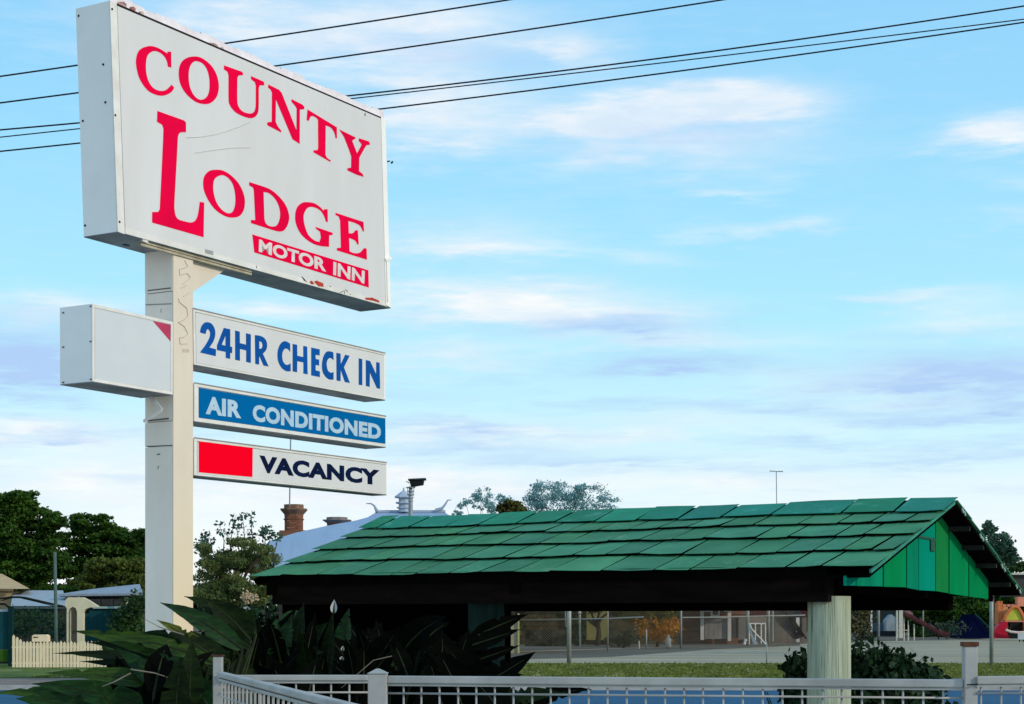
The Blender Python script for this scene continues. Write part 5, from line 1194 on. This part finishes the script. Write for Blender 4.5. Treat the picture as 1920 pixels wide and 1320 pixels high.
# red weatherboard house with veranda
rh = empty('weatherboard_house', pt(1340, HY, 112), 'red-brown weatherboard house with white veranda posts', 'house'); rh.location.z = 0
rw = mat('red_weatherboard', (.24, .115, .085), (.16, .08, .06), 1.6, .9, rnd=.14, stretch=(1, 1, 5))
for k in range(12):
    y0 = 1124 + k * 7; a, b = pt(1262, y0 + 6.8, 110), pt(1404, y0, 110); MB().hexa([(a.x, 109.95, a.z), (b.x, 109.95, a.z), (b.x, 110, b.z), (a.x, 110, b.z)], [(a.x, 110.1, a.z), (b.x, 110.1, a.z), (b.x, 110.1, b.z), (a.x, 110.1, b.z)]).build('wall_plank', rw, rh)
wht = mat('aged_white_paint', (.62, .58, .53), (.50, .46, .42), 3, .7)
for q in ((1313.5, 1145, 1320, 1200), (1364.5, 1145, 1371, 1202), (1333, 1122, 1336, 1156), (1347, 1128, 1349.5, 1154), (1356, 1122, 1359, 1146)): gbox(*q, 109, .15, 'veranda_post', wht, rh)
gbox(1313, 1156.5, 1371, 1159, 108.8, .1, 'veranda_rail', wht, rh); gbox(1320.5, 1145, 1333, 1147, 108.9, .1, 'veranda_rail', wht, rh); gbox(1359.5, 1145, 1364, 1147, 108.9, .1, 'veranda_rail', wht, rh)
for (p, q) in (((1335, 1138), (1349, 1127)), ((1358, 1136), (1368, 1127)), ((1336, 1154), (1348, 1154))): MB().beam(pt(*p, 108.9), pt(*q, 108.9), .08, .08).build('veranda_brace', wht, rh)
for k in range(5): gbox(1321 + k * 8.7, 1160, 1329.3 + k * 8.7, 1198, 109.2, .05, 'door_panel', mat('grey_door', (.26, .235, .22), (.17, .16, .15), 1.2, .8, rnd=.15), rh)
gbox(1372, 1158, 1384, 1196, 109.4, .05, 'window', mat('mottled_dark_glass', (.09, .08, .09), (.03, .03, .035), 6, .4), rh)
gbox(1385, 1157, 1398, 1198, 109.3, .05, 'door_panel', mat('grey_door', (.26, .235, .22)), rh)
gbox(1404, 1140, 1512, 1156, 111, .4, 'red_band', mat('dark_red_paint', (.085, .018, .022), None, 2, .7), rh); gbox(1404, 1110, 1512, 1139.5, 111.2, 2, 'eave', mat('dark_timber', (.03, .022, .018)), rh)
for k in range(9): gbox(1404 + k * 12.1, 1156.5, 1415.8 + k * 12.1, 1207, 111.1, .3, 'back_wall_panel', mat('grey_brown_render', (.17, .135, .11), (.12, .10, .08), 1.5, .9, rnd=.08), rh)
gbox(1404, 1157, 1437, 1168, 110.9, .08, 'pale_band', mat('dusty_pink', (.28, .22, .19), None, 2, .8), rh)
# white gate and white slide
wg = empty('white_gate', pt(1420, HY, 106), 'white framed gate behind the white slide', 'gate'); wg.location.z = 0
wt = mat('gloss_white', (.78, .78, .74), (.68, .68, .64), 3, .4)
gbox(1404, 1168, 1436, 1170.3, 106, .06, 'gate_rail', wt, wg)
for x in (1404, 1415.5, 1426.5, 1434.5): gbox(x, 1170.5, x + 2, 1207, 106, .06, 'gate_bar', wt, wg)
ws = empty('white_slide', pt(1412, HY, 102), 'white flared chute with a thin sloping handrail', 'slide'); ws.location.z = 0
a = [pt(1405, 1169, 102), pt(1408, 1180, 101.8), pt(1412, 1192, 101.4), pt(1422, 1208, 101)]; b = [pt(1405, 1169, 102.2), pt(1405.5, 1180, 102), pt(1408, 1192, 101.8), pt(1412.5, 1208, 101.4)]
m = MB()
for k in range(3): m.hexa([a[k], a[k + 1], b[k + 1], b[k]], [p + Vector((0, .05, 0)) for p in (a[k], a[k + 1], b[k + 1], b[k])])
m.build('chute', wt, ws)
MB().tube([pt(x, y, 101) for x, y in ((1406, 1171), (1410, 1180), (1418, 1189), (1428, 1199), (1436, 1209))], .035, 6).build('handrail', wt, ws); MB().tube([pt(1405, 1169, 102), pt(1405, 1208, 102)], .03, 6).build('ladder_post', wt, ws)
# hanging net
net = empty('sagging_net', pt(1475, HY, 104), 'brown net sagging between posts left of the log column', 'net'); net.location.z = 0
m = MB(); n1, n2 = 14, 9
for i in range(n1 + 1):
    for j in range(n2 + 1):
        u, v = i / n1, j / n2; x = 1446 + 58 * u; yl = 1128 + v * (22 + 62 * (u ** .8) - 34 * max(0, u - .75) * 2); m.v.append(pt(x, yl, 104 + .5 * math.sin(u * 3 + v * 2)))
for i in range(n1):
    for j in range(n2): a = i * (n2 + 1) + j; m.f.append((a, a + 1, a + n2 + 2, a + n2 + 1))
o = m.build('net_sheet', mat('brown_net', (.07, .055, .05), (.045, .035, .032), 3, .9), net)
m = MB()
for k in range(3): m.tube([pt(1450 + k * 6 + t * 50, 1128 + k * 4 + 62 * t ** 1.3, 103.3) for t in (0, .25, .5, .75, 1)], .05, 5)
m.build('net_rope', mat('dark_rope', (.025, .02, .018)), net)
gbox(1493, 1158, 1499, 1204, 103.6, .15, 'net_post', wht, net); MB().tube([pt(1449, 1140, 103.5), pt(1449, 1203, 103.5)], .06, 6).build('net_post', gpost, net)
wd = empty('white_trike', pt(1396, HY, 100), 'small white and dark ride-on toy left of the white slide', 'toy'); wd.location.z = 0
MB().tube([pt(1386, 1206, 100), pt(1386, 1203, 100), pt(1392, 1202, 100)], .09, 6).build('body', blk, wd); MB().tube([pt(1396, 1208, 100), pt(1397, 1203, 100), pt(1399, 1198, 100)], [.08, .06, .09], 6).build('handle', wt, wd)
# right side: posts, shed, brown slide
sl = empty('playground_slide', pt(1720, HY, 126), 'brown playground slide on a pale frame, right of the log column', 'slide'); sl.location.z = 0
brn = mat('brown_slide_plastic', (.075, .025, .028), (.045, .015, .018), 2, .7)
prf = [(1681, 1146), (1705, 1158), (1725, 1168), (1745, 1180), (1762, 1189), (1781, 1192)]
m = MB()
for k in range(5):
    A, B = pt(*prf[k], 126), pt(*prf[k + 1], 126); A2, B2 = A + Vector((.25, 1.2, .42)), B + Vector((.15, 1.2, .32 if k < 4 else .1)); m.hexa([A, B, B2, A2], [p - Z * .10 for p in (A, B, B2, A2)])
    m.hexa([A, B, B + Z * .25, A + Z * .25], [p + Vector((0, -.04, 0)) for p in (A, B, B + Z * .25, A + Z * .25)])
m.build('chute', brn, sl)
a = [pt(1680, 1147, 126), pt(1695, 1152, 126), pt(1712, 1150, 127), pt(1706, 1145, 127.3), pt(1683, 1145, 127.3)]; MB().hexa(a, [p - Z * .08 for p in a]).build('platform', mat('pink_brown_plastic', (.16, .07, .07)), sl)
for x in (1681, 1695, 1703, 1714): MB().tube([(pt(x, HY, 126.3).x, 126.3, 0), pt(x, 1150 + (x - 1681) * .6, 126.3)], .05, 6).build('leg', wht, sl)
gbox(1682, 1181, 1703, 1182.5, 126.2, .06, 'frame_rail', wht, sl); gbox(1683, 1156, 1693, 1195, 126.6, .06, 'frame_panel', mat('mottled_cream_panel', (.34, .31, .24), (.16, .15, .12), 5, .8), sl)
pv_ = empty('white_pavilion', pt(1660, HY, 128), 'white posts and low shed behind the slide ladder', 'pavilion'); pv_.location.z = 0
for x, w in ((1632.5, 3.2), (1681, 2.6), (1686, 7)): gbox(x, 1100, x + w, 1196, 124.5, .15, 'pavilion_post', mat('pale_post_paint', (.55, .54, .46), (.45, .44, .38), 3, .7), pv_)
gbox(1636, 1184, 1680, 1193, 128, .3, 'low_wall', mat('dark_blue_grey', (.02, .03, .035)), pv_); gbox(1636, 1095, 1690, 1123, 130, 2, 'pavilion_roof', mat('dark_timber', (.03, .022, .018)), pv_)
m = MB(); a = [pt(x, y, 129) for x, y in ((1662, 1183), (1662, 1163), (1672, 1152), (1680, 1158), (1680, 1183))]; m.hexa(a, [p + Vector((0, 1.2, 0)) for p in a]).build('shed_wall', mat('pale_blue_shed', (.30, .36, .40), (.22, .28, .31), 2, .8), pv_)
gbox(1637, 1168, 1661, 1183.5, 130, .2, 'side_panel', mat('slate_blue_panel', (.09, .13, .17)), pv_); gbox(1636, 1123, 1690, 1168, 133, .2, 'back_panel', mat('deep_teal_panel', (.015, .03, .035)), pv_)
c = pt(1663, 1140, 128); MB().lathe((c.x, c.y, c.z - .15), [(.05, 0), (.11, .1), (.05, .35), (.08, .45)], 6).build('lantern', wt, pv_)
slp = empty('street_lamp', pt(1731, HY, 128), 'thin lamp post with a short arm behind the brown slide', 'lamp post'); slp.location.z = 0
MB().tube([(pt(1731, HY, 128).x, 128, 0), pt(1731, 1130, 128)], .05, 6).build('lamp_pole', gpost, slp); MB().beam(pt(1731, 1133.5, 128), pt(1742, 1134, 128), .12, .08).build('lamp_arm', wt, slp)
tn = empty('blue_tent', pt(1828, HY, 134), 'dark blue tent-like shelter in the shade of the trees', 'tent'); tn.location.z = 0
A0_ = [pt(1802, 1197, 134), pt(1866, 1197, 134), pt(1828, 1152, 136)]; A1_ = [p + Vector((0, 4, 0)) for p in A0_]; MB().hexa(A0_, A1_).build('tent_body', mat('navy_canvas', (.003, .005, .022), None, 2, .9, spec=0), tn)
MB().tube([pt(1828, 1151, 135.8), pt(1850, 1172, 134.6), pt(1862, 1186, 134)], .06, 6).build('ridge_trim', mat('dark_green_steel', (.008, .050, .045)), tn)
# orange playset
ps = empty('orange_playset', pt(1895, HY, 128), 'orange, yellow and red plastic castle playset at the right edge', 'playset'); ps.location.z = 0
orange = mat('orange_plastic', (.62, .19, .06), (.52, .15, .05), 3, .5); yel = mat('lime_yellow_plastic', (.50, .52, .06), (.42, .44, .05), 3, .5); rdp = mat('crimson_plastic', (.45, .010, .03), (.36, .008, .025), 3, .45); pinkp = mat('salmon_plastic', (.70, .26, .17))
gbox(1871, 1130, 1880, 1170, 128, 1.4, 'tower', orange, ps); gbox(1880.4, 1138, 1890, 1180, 128.05, 1.2, 'tower_wall', mat('light_orange_plastic', (.68, .28, .12)), ps)
for x in (1871.5, 1876.5): gbox(x, 1127, x + 3.4, 1129.8, 128, .5, 'battlement', orange, ps)
for x in (1881, 1889, 1897): gbox(x, 1133, x + 5, 1137.5, 128.1, .5, 'battlement', pinkp, ps)
a = [pt(x, y, 127.5) for x, y in ((1882, 1163), (1886, 1154), (1892, 1145), (1898, 1139), (1903, 1137.5), (1908, 1139), (1913, 1146), (1918, 1156), (1920, 1163))]
MB().hexa(a, [p + Vector((0, .3, 0)) for p in a]).build('arch_panel', yel, ps)
MB().tube([p - Vector((0, .05, 0)) for p in a], .13, 6).build('arch_rim', orange, ps)
gbox(1880, 1163.5, 1922, 1166, 127.4, .6, 'sill', pinkp, ps); gbox(1908, 1118, 1930, 1137, 128.2, .6, 'turret', pinkp, ps); gbox(1916, 1112, 1926, 1117.6, 128.3, .5, 'battlement', orange, ps)
a = [pt(x, y, 127.2) for x, y in ((1864, 1197), (1866, 1180), (1874, 1170), (1884, 1164.5), (1890, 1168), (1886, 1182), (1893, 1197))]; MB().hexa(a, [p + Vector((0, .9, 0)) for p in a]).build('red_chute', rdp, ps)
MB().tube([pt(x, y, 126.8) for x, y in ((1886, 1181), (1895, 1184.5), (1908, 1186), (1930, 1185))], .09, 6).build('curved_step', mat('pale_pink_plastic', (.72, .58, .50)), ps)
gbox(1896, 1167, 1914, 1182, 129, .2, 'dark_opening', blk, ps); gbox(1925, 1166, 1935, 1197, 128, 1, 'tower', orange, ps); gbox(1890, 1187.5, 1932, 1197.2, 127.8, .6, 'base_panel', blk, ps)
sg = empty('small_white_board', pt(1914, HY, 120), 'small pale board on dark legs in front of the playset', 'board'); sg.location.z = 0
gbox(1909, 1187, 1924, 1199, 120, .1, 'board_face', mat('pale_blue_board', (.50, .56, .60)), sg)
for x in (1911, 1918): gbox(x, 1199.2, x + 2, 1206, 120, .08, 'board_leg', blk, sg)
bo = pt(1653.5, 1212, 99); o = MB().lathe((bo.x, bo.y, 0), [(.04, 0), (.04, .12), (.09, .14), (.09, .26), (.03, .30)], 8).build('court_marker', blk); tag(o, 'small black marker standing on the court right of the log column', 'marker')
fb = empty('far_house', pt(1915, HY, 110), 'low far building with pale roof line at the right edge', 'house'); fb.location.z = 0
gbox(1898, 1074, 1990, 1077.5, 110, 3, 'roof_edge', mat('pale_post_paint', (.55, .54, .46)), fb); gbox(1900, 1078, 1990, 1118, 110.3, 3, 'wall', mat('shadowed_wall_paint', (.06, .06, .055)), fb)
# far treeline closing the horizon
fars = [(float(x), 1150 + 6 * math.sin(x * .013), 40, 18 + 6 * math.sin(x * .031)) for x in range(-700, 2700, 34)]
o = cards('treeline', mat('far_leaf', (.035, .06, .03), (.018, .035, .02), .2, .8), None, [((pt(x, y, 230).x, 230, max(1.5, pt(x, y, 230).z)), (rx * 230 / F, 4, max(2.0, ry * 230 / F)), 700) for x, y, rx, ry in fars], .5, 77, kind='stuff')
tag(o, 'far dark line of trees along the horizon', 'trees')
